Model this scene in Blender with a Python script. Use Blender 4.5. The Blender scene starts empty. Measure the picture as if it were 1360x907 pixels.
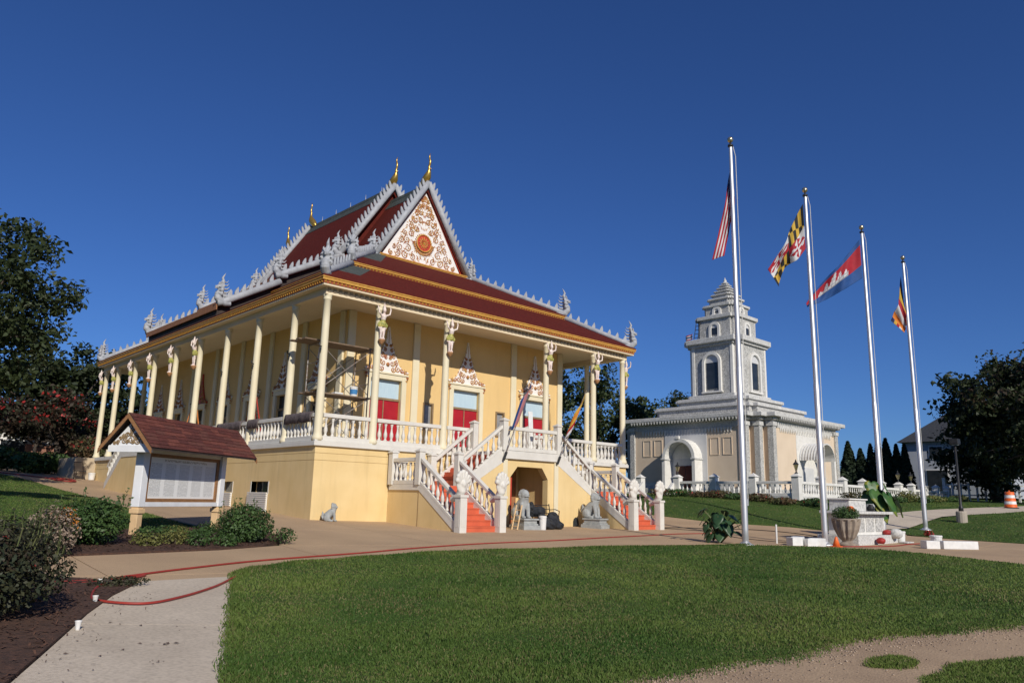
import bpy, bmesh, math, random
import numpy as np
from mathutils import Vector, Matrix, geometry
random.seed(7); RNG = np.random.default_rng(7)
rad = math.radians
S = bpy.context.scene
COL = S.collection

# ---------------------------------------------------------------- camera, sky, sun, exposure
def make_camera():
    yaw, pit, rol = rad(42.822), rad(11.796), rad(1.373)
    fw = Vector((math.sin(yaw)*math.cos(pit), math.cos(yaw)*math.cos(pit), math.sin(pit)))
    rt = Vector((math.cos(yaw), -math.sin(yaw), 0)); up = rt.cross(fw)
    r2 = rt*math.cos(rol) + up*math.sin(rol); u2 = up*math.cos(rol) - rt*math.sin(rol)
    cam = bpy.data.objects.new('camera', bpy.data.cameras.new('camera')); COL.objects.link(cam)
    m = Matrix.Identity(4)
    for i in range(3):
        m[i][0] = r2[i]; m[i][1] = u2[i]; m[i][2] = -fw[i]
    m[0][3], m[1][3], m[2][3] = -12.885, -23.535, 0.879
    cam.matrix_world = m
    cam.data.sensor_width = 36; cam.data.lens = 36*1010.25/1360
    cam.data.clip_start = .1; cam.data.clip_end = 6000
    S.camera = cam
make_camera()
SUN_DIR = Vector((-.34, -1, .60)).normalized()          # towards the sun
SUN_EL = math.asin(SUN_DIR.z); SUN_AZ = math.atan2(SUN_DIR.x, SUN_DIR.y)   # clockwise from +Y
W = bpy.data.worlds.new('World'); S.world = W; W.use_nodes = True
nt = W.node_tree; bg = nt.nodes['Background']
sky = nt.nodes.new('ShaderNodeTexSky'); sky.sky_type = 'NISHITA'; sky.sun_disc = False
sky.sun_elevation = SUN_EL; sky.sun_rotation = SUN_AZ % (2*math.pi)
sky.air_density = 1.0; sky.dust_density = 0.05; sky.ozone_density = 6.0; sky.altitude = 100
tint = nt.nodes.new('ShaderNodeMix'); tint.data_type = 'RGBA'; tint.blend_type = 'MULTIPLY'; tint.inputs[0].default_value = 1; tint.inputs[7].default_value = (.44, .635, 1, 1)
nt.links.new(sky.outputs[0], tint.inputs[6]); nt.links.new(tint.outputs[2], bg.inputs[0]); bg.inputs[1].default_value = 0.078
sl = bpy.data.lights.new('sun', 'SUN'); sl.energy = 4.2; sl.angle = rad(.53); sl.color = (1, .94, .84)
so = bpy.data.objects.new('sun', sl); COL.objects.link(so)
so.rotation_euler = (-SUN_DIR).to_track_quat('-Z', 'Y').to_euler(); so.location = (-20, -60, 40)
vs = S.view_settings; vs.view_transform = 'Standard'; vs.look = 'None'; vs.exposure = 0; vs.gamma = 1; vs.use_curve_mapping = False
S.cycles.max_bounces = 6; S.cycles.diffuse_bounces = 3; S.cycles.transparent_max_bounces = 6
S.cycles.use_denoising = True

# ---------------------------------------------------------------- terrain height
CP = np.array([(-12.9,-23.5,-.72),(-8,-18.3,-.68),(-4,-21,-.72),(-10,-16,-.6),(-7.3,-11,-.42),(-8.2,-7.5,-.15),(2.7,-8,-.36),
(3,-4.3,-.15),(13.5,-4.3,-.14),(0,0,.1),(3,0,.03),(16,0,.1),(-.1,3,.27),(-.1,18.6,.9),(-.1,22.75,1.3),(-9.4,1.2,.5),(-12,25,1.95),(16,26,1.3),
(8.7,-11,-.3),(14,-10.9,-.36),(26,-10,0),(26.8,-11.4,.2),(41.5,-8.5,1.2),(17.6,-4.3,-.05),(24.3,0,1.0),(30,-2,1.3),(34,6,1.6),(45,3,1.7),(-25,-5,.6),(-25,-25,-.4),(0,-30,-.8),(20,-25,-.4),(35,-20,.6),
(-60,60,3.0),(0,80,3.0),(60,60,3.0),(90,10,2.6),(90,-40,2.0),(30,-70,-.5),(-40,-60,-.5),(-80,0,1.5)])
def _phi(r2): return np.where(r2 > 1e-9, r2*np.log(np.maximum(r2, 1e-9)), 0)
def _fit(lam=8.0):
    n = len(CP); d2 = ((CP[:, None, :2]-CP[None, :, :2])**2).sum(-1)
    A = np.zeros((n+3, n+3)); A[:n, :n] = _phi(d2)+lam*np.eye(n); A[:n, n] = 1; A[:n, n+1:] = CP[:, :2]; A[n, :n] = 1; A[n+1:, :n] = CP[:, :2].T
    b = np.zeros(n+3); b[:n] = CP[:, 2]; return np.linalg.solve(A, b)
_WT = _fit()
def gza(p):
    p = np.asarray(p, float)[:, :2]; n = len(CP); out = np.empty(len(p))
    for k in range(0, len(p), 20000):
        q = p[k:k+20000]
        out[k:k+20000] = _phi(((q[:, None]-CP[None, :, :2])**2).sum(-1))@_WT[:n]+_WT[n]+q@_WT[n+1:]
    r = np.linalg.norm(p-np.array([5, 0]), axis=1); w = np.clip((r-75)/60, 0, 1)
    return out*(1-w)+2.6*w
def gz(x, y): return float(gza([(x, y)])[0])

# ---------------------------------------------------------------- materials
MATS = {}
def mat(name, c1, c2=None, scale=6, rough=.7, bump=0, bscale=60, metal=0, detail=4, streak=None, spec=.4, transl=0, fine=None, stretch=(1, 1, 1), lo=.35, hi=.65):
    m = bpy.data.materials.new(name); m.use_nodes = True; n = m.node_tree; L = n.links
    b = n.nodes['Principled BSDF']; b.inputs['Roughness'].default_value = rough; b.inputs['Metallic'].default_value = metal
    b.inputs['Specular IOR Level'].default_value = spec
    geo = n.nodes.new('ShaderNodeNewGeometry'); pos = geo.outputs['Position']
    col = None
    if c2 is None: c2 = tuple(x*.86 for x in c1)
    mp = n.nodes.new('ShaderNodeMapping'); mp.inputs['Scale'].default_value = stretch; L.new(pos, mp.inputs[0])
    t = n.nodes.new('ShaderNodeTexNoise'); t.inputs['Scale'].default_value = scale; t.inputs['Detail'].default_value = detail; L.new(mp.outputs[0], t.inputs[0])
    r = n.nodes.new('ShaderNodeValToRGB'); r.color_ramp.elements[0].position = lo; r.color_ramp.elements[1].position = hi
    r.color_ramp.elements[0].color = (*c1, 1); r.color_ramp.elements[1].color = (*c2, 1)
    L.new(t.outputs[0], r.inputs[0]); col = r.outputs[0]
    def mix(col, fac, c):
        x = n.nodes.new('ShaderNodeMix'); x.data_type = 'RGBA'; L.new(fac, x.inputs[0]); L.new(col, x.inputs[6]); x.inputs[7].default_value = (*c, 1); return x.outputs[2]
    if fine:                                            # (scale, colour, amount): fine speckle
        t2 = n.nodes.new('ShaderNodeTexNoise'); t2.inputs['Scale'].default_value = fine[0]; t2.inputs['Detail'].default_value = 3; L.new(pos, t2.inputs[0])
        r2 = n.nodes.new('ShaderNodeMapRange'); r2.inputs[1].default_value = .42; r2.inputs[2].default_value = .7; r2.inputs[4].default_value = fine[2]; L.new(t2.outputs[0], r2.inputs[0])
        col = mix(col, r2.outputs[0], fine[1])
    if streak:                                          # (colour, amount): vertical rain streaks
        mp2 = n.nodes.new('ShaderNodeMapping'); mp2.inputs['Scale'].default_value = (2.6, 2.6, .3); L.new(pos, mp2.inputs[0])
        t3 = n.nodes.new('ShaderNodeTexNoise'); t3.inputs['Scale'].default_value = 1.6; t3.inputs['Detail'].default_value = 9; t3.inputs['Roughness'].default_value = .62; L.new(mp2.outputs[0], t3.inputs[0])
        r3 = n.nodes.new('ShaderNodeMapRange'); r3.inputs[1].default_value = .5; r3.inputs[2].default_value = .85; r3.inputs[4].default_value = streak[1]; L.new(t3.outputs[0], r3.inputs[0])
        col = mix(col, r3.outputs[0], streak[0])
    L.new(col, b.inputs['Base Color'])
    if bump:
        t4 = n.nodes.new('ShaderNodeTexNoise'); t4.inputs['Scale'].default_value = bscale; t4.inputs['Detail'].default_value = 4; L.new(pos, t4.inputs[0])
        bp = n.nodes.new('ShaderNodeBump'); bp.inputs['Strength'].default_value = bump; bp.inputs['Distance'].default_value = .02; L.new(t4.outputs[0], bp.inputs['Height']); L.new(bp.outputs[0], b.inputs['Normal'])
    if transl:
        tr = n.nodes.new('ShaderNodeBsdfTranslucent'); L.new(col, tr.inputs[0]); ms = n.nodes.new('ShaderNodeMixShader'); ms.inputs[0].default_value = transl
        out = n.nodes['Material Output']; L.new(b.outputs[0], ms.inputs[1]); L.new(tr.outputs[0], ms.inputs[2]); L.new(ms.outputs[0], out.inputs[0])
    MATS[name] = m; return m
M = MATS
mat('yellow', (.74,.555,.275), (.69,.505,.235), 1.1, .75, .08, 90, streak=((.50,.36,.17), .5))
mat('yellow_wall', (.72,.50,.22), (.69,.47,.20), .8, .8, .06, 90, streak=((.52,.36,.16), .3))
mat('cream', (.73,.655,.47), (.69,.61,.42), 1.5, .6, .05, 60, streak=((.62,.54,.36), .25))
mat('white', (.68,.65,.585), (.62,.59,.53), 2.5, .6, .1, 70, streak=((.50,.47,.42), .3))
mat('soffit', (.72,.60,.42), (.68,.56,.38), .7, .8)
mat('beam', (.40,.33,.24), (.34,.28,.2), 3, .8)
mat('roof_red', (.125,.020,.014), (.085,.015,.011), 9, .9, .25, 40, fine=(55,(.05,.014,.012),.6), streak=((.065,.014,.011), .5), spec=.08)
mat('roof_slate', (.075,.085,.078), (.05,.058,.054), 5, .8, .2, 50, spec=.25)
mat('roof_dark', (.05,.035,.03), (.035,.025,.022), 5, .85)
mat('naga_grey', (.40,.41,.43), (.32,.33,.35), 5, .6, .25, 50, streak=((.24,.25,.26), .55))
mat('gold_trim', (.60,.34,.07), (.52,.24,.05), 9, .5, .1, 60)
mat('red_trim', (.42,.10,.04), (.30,.07,.03), 9, .6)
mat('brown_fascia', (.34,.16,.07), (.26,.11,.05), 6, .7)
mat('gilt', (.62,.40,.10), (.50,.29,.06), 8, .3, metal=.75)
mat('ped_white', (.82,.79,.75), (.76,.72,.68), 5, .6, .1, 60)
mat('ped_gold', (.46,.25,.06), (.34,.10,.04), 11, .5, lo=.42, hi=.58)
mat('ped_red', (.52,.06,.03), (.42,.045,.025), 6, .5)
mat('door_red', (.40,.014,.022), (.33,.01,.018), 2, .45, .03, 30)
mat('curtain', (.50,.62,.68), (.42,.55,.63), 14, .25, stretch=(5, 5, .2))
mat('glass_grey', (.20,.20,.20), (.32,.30,.28), 3, .15, spec=.6)
mat('glass_dark', (.02,.025,.03), (.035,.04,.045), 2, .1, spec=.6)
mat('frame_brown', (.28,.19,.10), (.22,.15,.08), 6, .6)
mat('stair_red', (.62,.125,.055), (.52,.10,.045), 2.2, .75, .08, 60, streak=((.42,.09,.05), .3))
mat('fig_white', (.78,.70,.62), (.66,.50,.46), 14, .55)
mat('fig_green', (.22,.26,.06), (.50,.42,.12), 16, .55)
mat('fig_brown', (.42,.22,.10), (.32,.16,.07), 10, .6)
mat('stone', (.58,.57,.54), (.48,.47,.44), 3, .85, .6, 22, fine=(13,(.17,.17,.16),.9), streak=((.24,.24,.23), .45))
mat('stone_light', (.64,.63,.60), (.55,.54,.51), 3, .8, .4, 24, fine=(12,(.30,.30,.29),.7), streak=((.34,.34,.32), .4))
mat('stone_white', (.76,.74,.69), (.68,.66,.61), 3, .7, .15, 50, fine=(22,(.46,.45,.42),.35), streak=((.48,.46,.43), .3))
mat('peach', (.69,.56,.42), (.64,.515,.38), 1, .8, .06, 70, streak=((.55,.42,.30), .3))
mat('grey_paint', (.60,.60,.60), (.54,.54,.54), 1.5, .7)
mat('door_maroon', (.085,.012,.010), (.06,.01,.008), 3, .5)
mat('dark', (.018,.018,.02), (.012,.012,.013), 4, .6)
mat('lion_grey', (.36,.37,.36), (.28,.29,.28), 7, .75, .35, 60, streak=((.18,.18,.17), .4))
mat('steel', (.66,.66,.67), (.60,.60,.61), 8, .48, metal=.7, stretch=(1, 1, .1))
mat('gold_ball', (.62,.52,.34), (.56,.46,.28), 6, .25, metal=.85)
mat('cloth_rope', (.62,.60,.56), None, 8, .8)
mat('scaf_metal', (.34,.32,.30), (.22,.16,.12), 9, .55, metal=.4)
mat('plank', (.24,.17,.11), (.13,.09,.06), 9, .85, .3, 50, stretch=(.5, 3, 3))
mat('plastic_white', (.74,.73,.70), (.66,.65,.62), 7, .4)
mat('plastic_blue', (.06,.22,.46), None, 5, .4)
mat('orange', (.80,.16,.03), (.70,.12,.025), 6, .5)
mat('ladder_orange', (.62,.22,.05), (.50,.16,.04), 6, .55)
mat('ladder_red', (.45,.05,.03), (.36,.04,.03), 6, .55)
mat('black_cloth', (.014,.015,.018), (.028,.03,.034), 8, .75, .5, 14)
mat('black_iron', (.02,.02,.021), (.03,.03,.031), 8, .45)
mat('rug', (.15,.12,.12), (.09,.07,.07), 11, .95, .4, 30)
mat('rubber_red', (.34,.04,.028), (.26,.03,.022), 6, .5)
mat('cord_black', (.02,.018,.016), None, 6, .6)
mat('sign_white', (.80,.80,.80), (.72,.72,.72), 3, .55, .06, 50, streak=((.45,.46,.48), .25))
mat('sign_frame', (.30,.15,.06), (.23,.11,.045), 8, .6, stretch=(1, 1, 4))
mat('sign_post', (.72,.50,.27), (.62,.42,.22), 4, .7, .1, 60)
for i, c in enumerate(((.165,.050,.036), (.135,.040,.032), (.195,.062,.045), (.115,.036,.030), (.15,.055,.042))):
    mat('shingle_%d' % i, c, tuple(x*.75 for x in c), 16, .9, .35, 90, fine=(90,(.05,.03,.028),.5), spec=.2)
mat('conc', (.46,.40,.33), (.40,.345,.28), 1.2, .9, .2, 70, fine=(60,(.28,.235,.19),.5))
mat('mulch', (.085,.040,.024), (.040,.021,.014), 14, .95, .9, 30, fine=(70,(.14,.08,.055),.5))
mat('mulch_chip', (.115,.056,.034), (.055,.028,.019), 30, .95)
mat('bark', (.085,.065,.05), (.045,.036,.03), 14, .95, .6, 30, stretch=(2, 2, .4))
mat('leaf_dark', (.017,.029,.010), (.042,.056,.018), 1.3, .6, transl=.2)
mat('leaf_left', (.019,.034,.011), (.050,.066,.021), .9, .6, transl=.18)
mat('leaf_mid', (.026,.044,.014), (.052,.074,.024), 1.4, .6, transl=.22)
mat('leaf_bush', (.035,.075,.018), (.075,.135,.035), 4, .55, transl=.22)
mat('leaf_rose', (.026,.036,.016), (.060,.058,.026), 4, .6, transl=.2)
mat('leaf_conifer', (.014,.028,.012), (.028,.046,.018), 2, .75, transl=.06)
mat('leaf_maroon', (.022,.028,.012), (.048,.026,.016), 1.2, .65, transl=.18)
mat('leaf_hedge', (.050,.070,.020), (.110,.060,.028), 1.6, .65, transl=.18)
mat('leaf_yellow', (.10,.13,.03), (.17,.16,.045), 2.5, .65, transl=.2)
mat('leaf_big', (.045,.115,.032), (.075,.165,.040), 3, .4, transl=.22)
mat('leaf_big_dark', (.028,.070,.030), (.050,.105,.042), 3, .4, transl=.2)
mat('leaf_edge', (.16,.22,.03), (.30,.26,.03), 3, .45, transl=.25)
mat('flower_red', (.38,.03,.025), (.26,.02,.02), 6, .6)
mat('flower_orange', (.75,.30,.03), (.65,.20,.02), 9, .6)
mat('flower_dry', (.33,.255,.19), (.16,.115,.08), 18, .8)
mat('stem_green', (.09,.12,.04), (.13,.13,.05), 6, .6)
mat('planter_stone', (.34,.28,.22), (.24,.19,.15), 6, .85, .4, 50, streak=((.14,.11,.09), .6))
mat('siding', (.40,.42,.46), (.36,.38,.42), 1, .7)
mat('house_white', (.72,.71,.68), (.66,.65,.62), 1, .7)
mat('house_brick', (.34,.17,.11), (.24,.11,.08), 9, .85)
mat('house_roof', (.16,.085,.06), (.11,.06,.045), 7, .9)
mat('roof_grey', (.11,.115,.13), (.08,.085,.1), 6, .9)
mat('planter_wall', (.52,.42,.29), (.44,.35,.24), 2, .85, .15, 50)
mat('flag_black', (.012,.012,.012), None, 5, .75)
mat('flag_gold', (.60,.38,.05), None, 5, .75, transl=.15)
mat('flag_red', (.36,.012,.025), None, 5, .75, transl=.08)
mat('flag_white', (.60,.60,.61), None, 5, .75, transl=.08)
mat('flag_blue', (.015,.07,.24), None, 5, .75, transl=.06)
mat('flag_navy', (.02,.03,.12), None, 5, .75, transl=.15)
mat('flag_orange', (.70,.22,.03), None, 5, .75, transl=.2)
mat('flag_pink', (.50,.20,.20), None, 5, .75, transl=.2)
mat('flag_line', (.26,.26,.28), None, 5, .75)

# ---------------------------------------------------------------- mesh helpers
WLOC = {}
class MB:
    def __init__(s): s.v = []; s.f = []; s.mi = []; s.cur = 0
    def add(s, vs, fs):
        o = len(s.v); s.v += [tuple(v) for v in vs]; s.f += [tuple(i+o for i in f) for f in fs]; s.mi += [s.cur]*len(fs); return s
    def hexa(s, p): return s.add(p, [(0,3,2,1),(4,5,6,7),(0,1,5,4),(1,2,6,5),(2,3,7,6),(3,0,4,7)])
    def box(s, x0, x1, y0, y1, z0, z1):
        return s.hexa([(x0,y0,z0),(x1,y0,z0),(x1,y1,z0),(x0,y1,z0),(x0,y0,z1),(x1,y0,z1),(x1,y1,z1),(x0,y1,z1)])
    def prism(s, poly, plane, a, b):
        n = len(poly)
        def P(p, t): return (p[0],t,p[1]) if plane == 'xz' else ((t,p[0],p[1]) if plane == 'yz' else (p[0],p[1],t))
        vs = [P(p, a) for p in poly]+[P(p, b) for p in poly]
        fs = [tuple(range(n)), tuple(range(2*n-1, n-1, -1))]+[(i, i+n, (i+1) % n+n, (i+1) % n) for i in range(n)]
        return s.add(vs, fs)
    def lathe(s, prof, c=(0,0,0), n=12, sx=1, sy=1):
        vs = []; fs = []; k = len(prof)
        for r, z in prof:
            for i in range(n):
                a = 2*math.pi*i/n; vs.append((c[0]+r*sx*math.cos(a), c[1]+r*sy*math.sin(a), c[2]+z))
        for j in range(k-1):
            for i in range(n): fs.append((j*n+i, j*n+(i+1) % n, (j+1)*n+(i+1) % n, (j+1)*n+i))
        fs.append(tuple(range(n-1, -1, -1))); fs.append(tuple((k-1)*n+i for i in range(n)))
        return s.add(vs, fs)
    def tube(s, pts, r, n=8, flat=1.0, closed=False):
        pts = [Vector(p) for p in pts]; k = len(pts)
        if not hasattr(r, '__len__'): r = [r]*k
        vs = []; fs = []; prev = None
        for j, p in enumerate(pts):
            t = (pts[min(j+1, k-1)]-pts[max(j-1, 0)])
            t = t.normalized() if t.length > 1e-9 else Vector((0,0,1))
            if prev is None:
                a = Vector((0,0,1)) if abs(t.z) < .9 else Vector((0,1,0)); u = t.cross(a).normalized()
            else:
                u = (prev-t*prev.dot(t)); u = u.normalized() if u.length > 1e-6 else t.orthogonal().normalized()
            prev = u; w = t.cross(u)
            for i in range(n):
                a = 2*math.pi*i/n; vs.append(tuple(p+u*(r[j]*math.cos(a))+w*(r[j]*flat*math.sin(a))))
        for j in range(k-1):
            for i in range(n): fs.append((j*n+i, j*n+(i+1) % n, (j+1)*n+(i+1) % n, (j+1)*n+i))
        fs.append(tuple(range(n-1, -1, -1))); fs.append(tuple((k-1)*n+i for i in range(n)))
        return s.add(vs, fs)
    def ball(s, c, rx, ry=None, rz=None, n=10, m=7, rot=None):
        ry = rx if ry is None else ry; rz = rx if rz is None else rz; vs = []; fs = []
        for j in range(m+1):
            th = math.pi*j/m
            for i in range(n):
                a = 2*math.pi*i/n; p = Vector((rx*math.sin(th)*math.cos(a), ry*math.sin(th)*math.sin(a), -rz*math.cos(th)))
                if rot: p = rot@p
                vs.append((c[0]+p.x, c[1]+p.y, c[2]+p.z))
        for j in range(m):
            for i in range(n): fs.append((j*n+i, j*n+(i+1) % n, (j+1)*n+(i+1) % n, (j+1)*n+i))
        return s.add(vs, fs)
    def mesh(s, name, mats, smooth=False):
        me = bpy.data.meshes.new(name); me.from_pydata(s.v, [], s.f)
        for m in (mats if isinstance(mats, (list, tuple)) else [mats]): me.materials.append(M[m])
        if any(s.mi): me.polygons.foreach_set('material_index', s.mi)
        if smooth: me.polygons.foreach_set('use_smooth', [True]*len(me.polygons))
        bm = bmesh.new(); bm.from_mesh(me); bmesh.ops.recalc_face_normals(bm, faces=bm.faces); bm.to_mesh(me); bm.free()
        return me
    def build(s, name, mats, parent=None, smooth=False, bevel=0, origin=None):
        a = np.array(s.v); o = np.array(origin) if origin is not None else np.array([(a[:,0].min()+a[:,0].max())/2, (a[:,1].min()+a[:,1].max())/2, a[:,2].min()])
        s.v = [tuple(x) for x in (a-o)]
        ob = link(name, s.mesh(name, mats, smooth), parent, o)
        if bevel:
            bv = ob.modifiers.new('bevel', 'BEVEL'); bv.width = bevel; bv.segments = 2; bv.limit_method = 'ANGLE'; bv.angle_limit = rad(40)
        return ob
def link(name, data, parent=None, wloc=(0,0,0), rz=0):
    ob = bpy.data.objects.new(name, data); COL.objects.link(ob)
    w = Vector([float(x) for x in wloc])
    if parent is not None: ob.parent = parent; ob.location = w-WLOC[parent]
    else: ob.location = w
    ob.rotation_euler.z = rz; WLOC[ob] = w; return ob
def tag(o, label, cat=None, group=None, kind=None):
    if label: o['label'] = label
    if cat: o['category'] = cat
    if group: o['group'] = group
    if kind: o['kind'] = kind
    return o
def thing(name, label, cat, loc, group=None): return tag(link(name, None, None, loc), label, cat, group)
def struct(o, label=None): o['kind'] = 'structure'; o['label'] = label or o.name; return o
def bake_remesh(mb, name, mats, voxel, matfn=None, smooth_it=2):
    me = mb.mesh(name+'_src', mats); ob = bpy.data.objects.new('tmp', me); COL.objects.link(ob)
    r = ob.modifiers.new('r', 'REMESH'); r.mode = 'VOXEL'; r.voxel_size = voxel
    if smooth_it: sm = ob.modifiers.new('s', 'SMOOTH'); sm.iterations = smooth_it; sm.factor = .5
    dg = bpy.context.evaluated_depsgraph_get(); ev = ob.evaluated_get(dg); out = bpy.data.meshes.new_from_object(ev)
    bpy.data.objects.remove(ob); out.name = name; out.materials.clear()
    for m in (mats if isinstance(mats, (list, tuple)) else [mats]): out.materials.append(M[m])
    n = len(out.polygons); out.polygons.foreach_set('use_smooth', [True]*n)
    mi = [0]*n
    if matfn:
        c = np.empty(n*3); out.polygons.foreach_get('center', c); c = c.reshape(-1, 3); mi = [matfn(*q) for q in c]
    out.polygons.foreach_set('material_index', mi)
    return out
def lerp(a, b, t): return tuple(x+(y-x)*t for x, y in zip(a, b))
def np_mesh(name, V, F4, mats, mi=None):
    me = bpy.data.meshes.new(name); n = len(F4); k = F4.shape[1]
    me.vertices.add(len(V)); me.vertices.foreach_set('co', np.ascontiguousarray(V, dtype=np.float32).ravel())
    me.loops.add(n*k); me.loops.foreach_set('vertex_index', np.ascontiguousarray(F4, dtype=np.int32).ravel())
    me.polygons.add(n); me.polygons.foreach_set('loop_start', np.arange(0, n*k, k, dtype=np.int32))
    for m in (mats if isinstance(mats, (list, tuple)) else [mats]): me.materials.append(M[m])
    if mi is not None: me.polygons.foreach_set('material_index', np.ascontiguousarray(mi, dtype=np.int32))
    me.update(calc_edges=True); me.validate(); return me
# ---------------------------------------------------------------- ground surfaces
def grass_mat(name, dark, light, dry):
    m = bpy.data.materials.new(name); m.use_nodes = True; n = m.node_tree; L = n.links; b = n.nodes['Principled BSDF']
    b.inputs['Roughness'].default_value = .9; b.inputs['Specular IOR Level'].default_value = .15
    geo = n.nodes.new('ShaderNodeNewGeometry')
    def noise(sc, det, st=(1,1,1)):
        mp = n.nodes.new('ShaderNodeMapping'); mp.inputs['Scale'].default_value = st; L.new(geo.outputs['Position'], mp.inputs[0])
        t = n.nodes.new('ShaderNodeTexNoise'); t.inputs['Scale'].default_value = sc; t.inputs['Detail'].default_value = det; L.new(mp.outputs[0], t.inputs[0]); return t.outputs[0]
    def mixc(f, a, bb, lo, hi, amt=1):
        r = n.nodes.new('ShaderNodeMapRange'); r.inputs[1].default_value = lo; r.inputs[2].default_value = hi; r.inputs[4].default_value = amt; L.new(f, r.inputs[0])
        x = n.nodes.new('ShaderNodeMix'); x.data_type = 'RGBA'; L.new(r.outputs[0], x.inputs[0])
        for s, c in ((6, a), (7, bb)):
            if isinstance(c, tuple): x.inputs[s].default_value = (*c, 1)
            else: L.new(c, x.inputs[s])
        return x.outputs[2]
    c = mixc(noise(.35, 5), dark, light, .38, .62)
    c = mixc(noise(1.4, 6), c, dry, .52, .78, .55)
    c = mixc(noise(45, 3), c, tuple(x*.45 for x in dark), .45, .7, .75)
    L.new(c, b.inputs['Base Color'])
    bp = n.nodes.new('ShaderNodeBump'); bp.inputs['Strength'].default_value = .9; bp.inputs['Distance'].default_value = .05; L.new(noise(30, 5), bp.inputs['Height']); L.new(bp.outputs[0], b.inputs['Normal'])
    M[name] = m
grass_mat('grass', (.058,.104,.022), (.080,.132,.028), (.135,.128,.05))
grass_mat('grass_far', (.058,.104,.022), (.080,.132,.028), (.135,.128,.05))
mat('blade_a', (.060,.122,.024), (.150,.205,.046), .45, .6, transl=.3, spec=.2)
mat('blade_b', (.14,.14,.05), (.21,.19,.085), 3.0, .7, transl=.25, spec=.2)
mat('drive', (.54,.38,.228), (.45,.315,.192), .5, .9, .35, 110, fine=(75,(.25,.17,.115),.55), spec=.25)
mat('drive_joint', (.20,.145,.10), (.14,.10,.07), 3, .95)
mat('walk', (.63,.535,.415), (.545,.46,.355), .9, .9, .25, 90, fine=(26,(.30,.25,.19),.42), streak=((.36,.30,.23), .35), spec=.2)
mat('gravel', (.48,.345,.218), (.395,.28,.178), 1.2, .95, .5, 45, fine=(40,(.22,.155,.11),.5), spec=.15)
mat('pebble', (.46,.36,.265), (.26,.19,.14), 25, .9)

def inpoly(p, poly):
    x, y = p[:, 0], p[:, 1]; ins = np.zeros(len(p), bool); q = np.array(poly); j = len(q)-1
    for i in range(len(q)):
        c = ((q[i,1] > y) != (q[j,1] > y)) & (x < (q[j,0]-q[i,0])*(y-q[i,1])/(q[j,1]-q[i,1]+1e-12)+q[i,0]); ins ^= c; j = i
    return ins
def smooth_poly(poly, it=2):
    for _ in range(it):
        o = []
        for i in range(len(poly)):
            a, b = poly[i], poly[(i+1) % len(poly)]; o += [lerp(a, b, .25), lerp(a, b, .75)]
        poly = o
    return poly
def sheet_mesh(name, poly, off, mname, step=1.0, thick=0):
    pts = []
    for i in range(len(poly)):
        a, b = poly[i], poly[(i+1) % len(poly)]; n = max(1, int(math.dist(a, b)/step))
        pts += [lerp(a, b, k/n) for k in range(n)]
    nb = len(pts); q = np.array(poly); x0, y0 = q.min(0); x1, y1 = q.max(0)
    gx, gy = np.meshgrid(np.arange(x0+step*.5, x1, step), np.arange(y0+step*.5, y1, step)); g = np.stack([gx.ravel(), gy.ravel()], 1)
    if len(g):
        g = g[inpoly(g, poly)]
        if len(g):
            d = np.min(((g[:, None]-np.array(pts)[None])**2).sum(-1), axis=1); g = g[d > (step*.4)**2]
    vs = [Vector(p) for p in pts]+[Vector(p) for p in g]
    r = geometry.delaunay_2d_cdt(vs, [], [list(range(nb))], 1, 1e-5)
    xy = np.array([(v.x, v.y) for v in r[0]]); z = gza(xy)+off
    V = [(a[0], a[1], c) for a, c in zip(xy, z)]; F = [tuple(f) for f in r[2]]
    if thick:
        n = len(V); edge = {}
        for f in F:
            for i in range(len(f)): edge[(f[i], f[(i+1) % len(f)])] = 1
        V += [(a, b, c-thick) for a, b, c in V]
        F += [(a, a+n, b+n, b) for (a, b) in edge if (b, a) not in edge]
    mb = MB(); mb.v = V; mb.f = F; mb.mi = [0]*len(F); return mb
def sheet(name, poly, off, mname, step=1.0, thick=0, parent=None):
    ob = sheet_mesh(name, poly, off, mname, step, thick).build(name, mname, parent)
    if parent is None: struct(ob)
    return ob

# base terrain to the horizon
def terrain():
    xs = np.arange(-60, 92, 1.5); gx, gy = np.meshgrid(xs, xs-15); P = np.stack([gx.ravel(), gy.ravel()], 1); z = gza(P)-.045
    V = [(a[0], a[1], c) for a, c in zip(P, z)]; n = len(xs); F = []
    for j in range(n-1):
        for i in range(n-1): F.append((j*n+i, j*n+i+1, (j+1)*n+i+1, (j+1)*n+i))
    mb = MB(); mb.add(V, F)
    border = [(i, 0) for i in range(n)]+[(n-1, j) for j in range(1, n)]+[(i, n-1) for i in range(n-2, -1, -1)]+[(0, j) for j in range(n-2, 0, -1)]
    prev = [j*n+i for i, j in border]; k = len(prev); c = Vector((15.5, 0.5))
    for s in (2.2, 6, 20, 50):
        cur = []
        for i, j in border:
            p = Vector((xs[i], xs[j]-15)); q = c+(p-c)*s; mb.v.append((q.x, q.y, 2.55)); cur.append(len(mb.v)-1)
        for a in range(k):
            mb.f.append((prev[a], prev[(a+1) % k], cur[(a+1) % k], cur[a])); mb.mi.append(0)
        prev = cur
    struct(mb.build('ground', 'grass_far', origin=(0, 0, 0)), 'grassy ground stretching to the horizon')
terrain()

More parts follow.
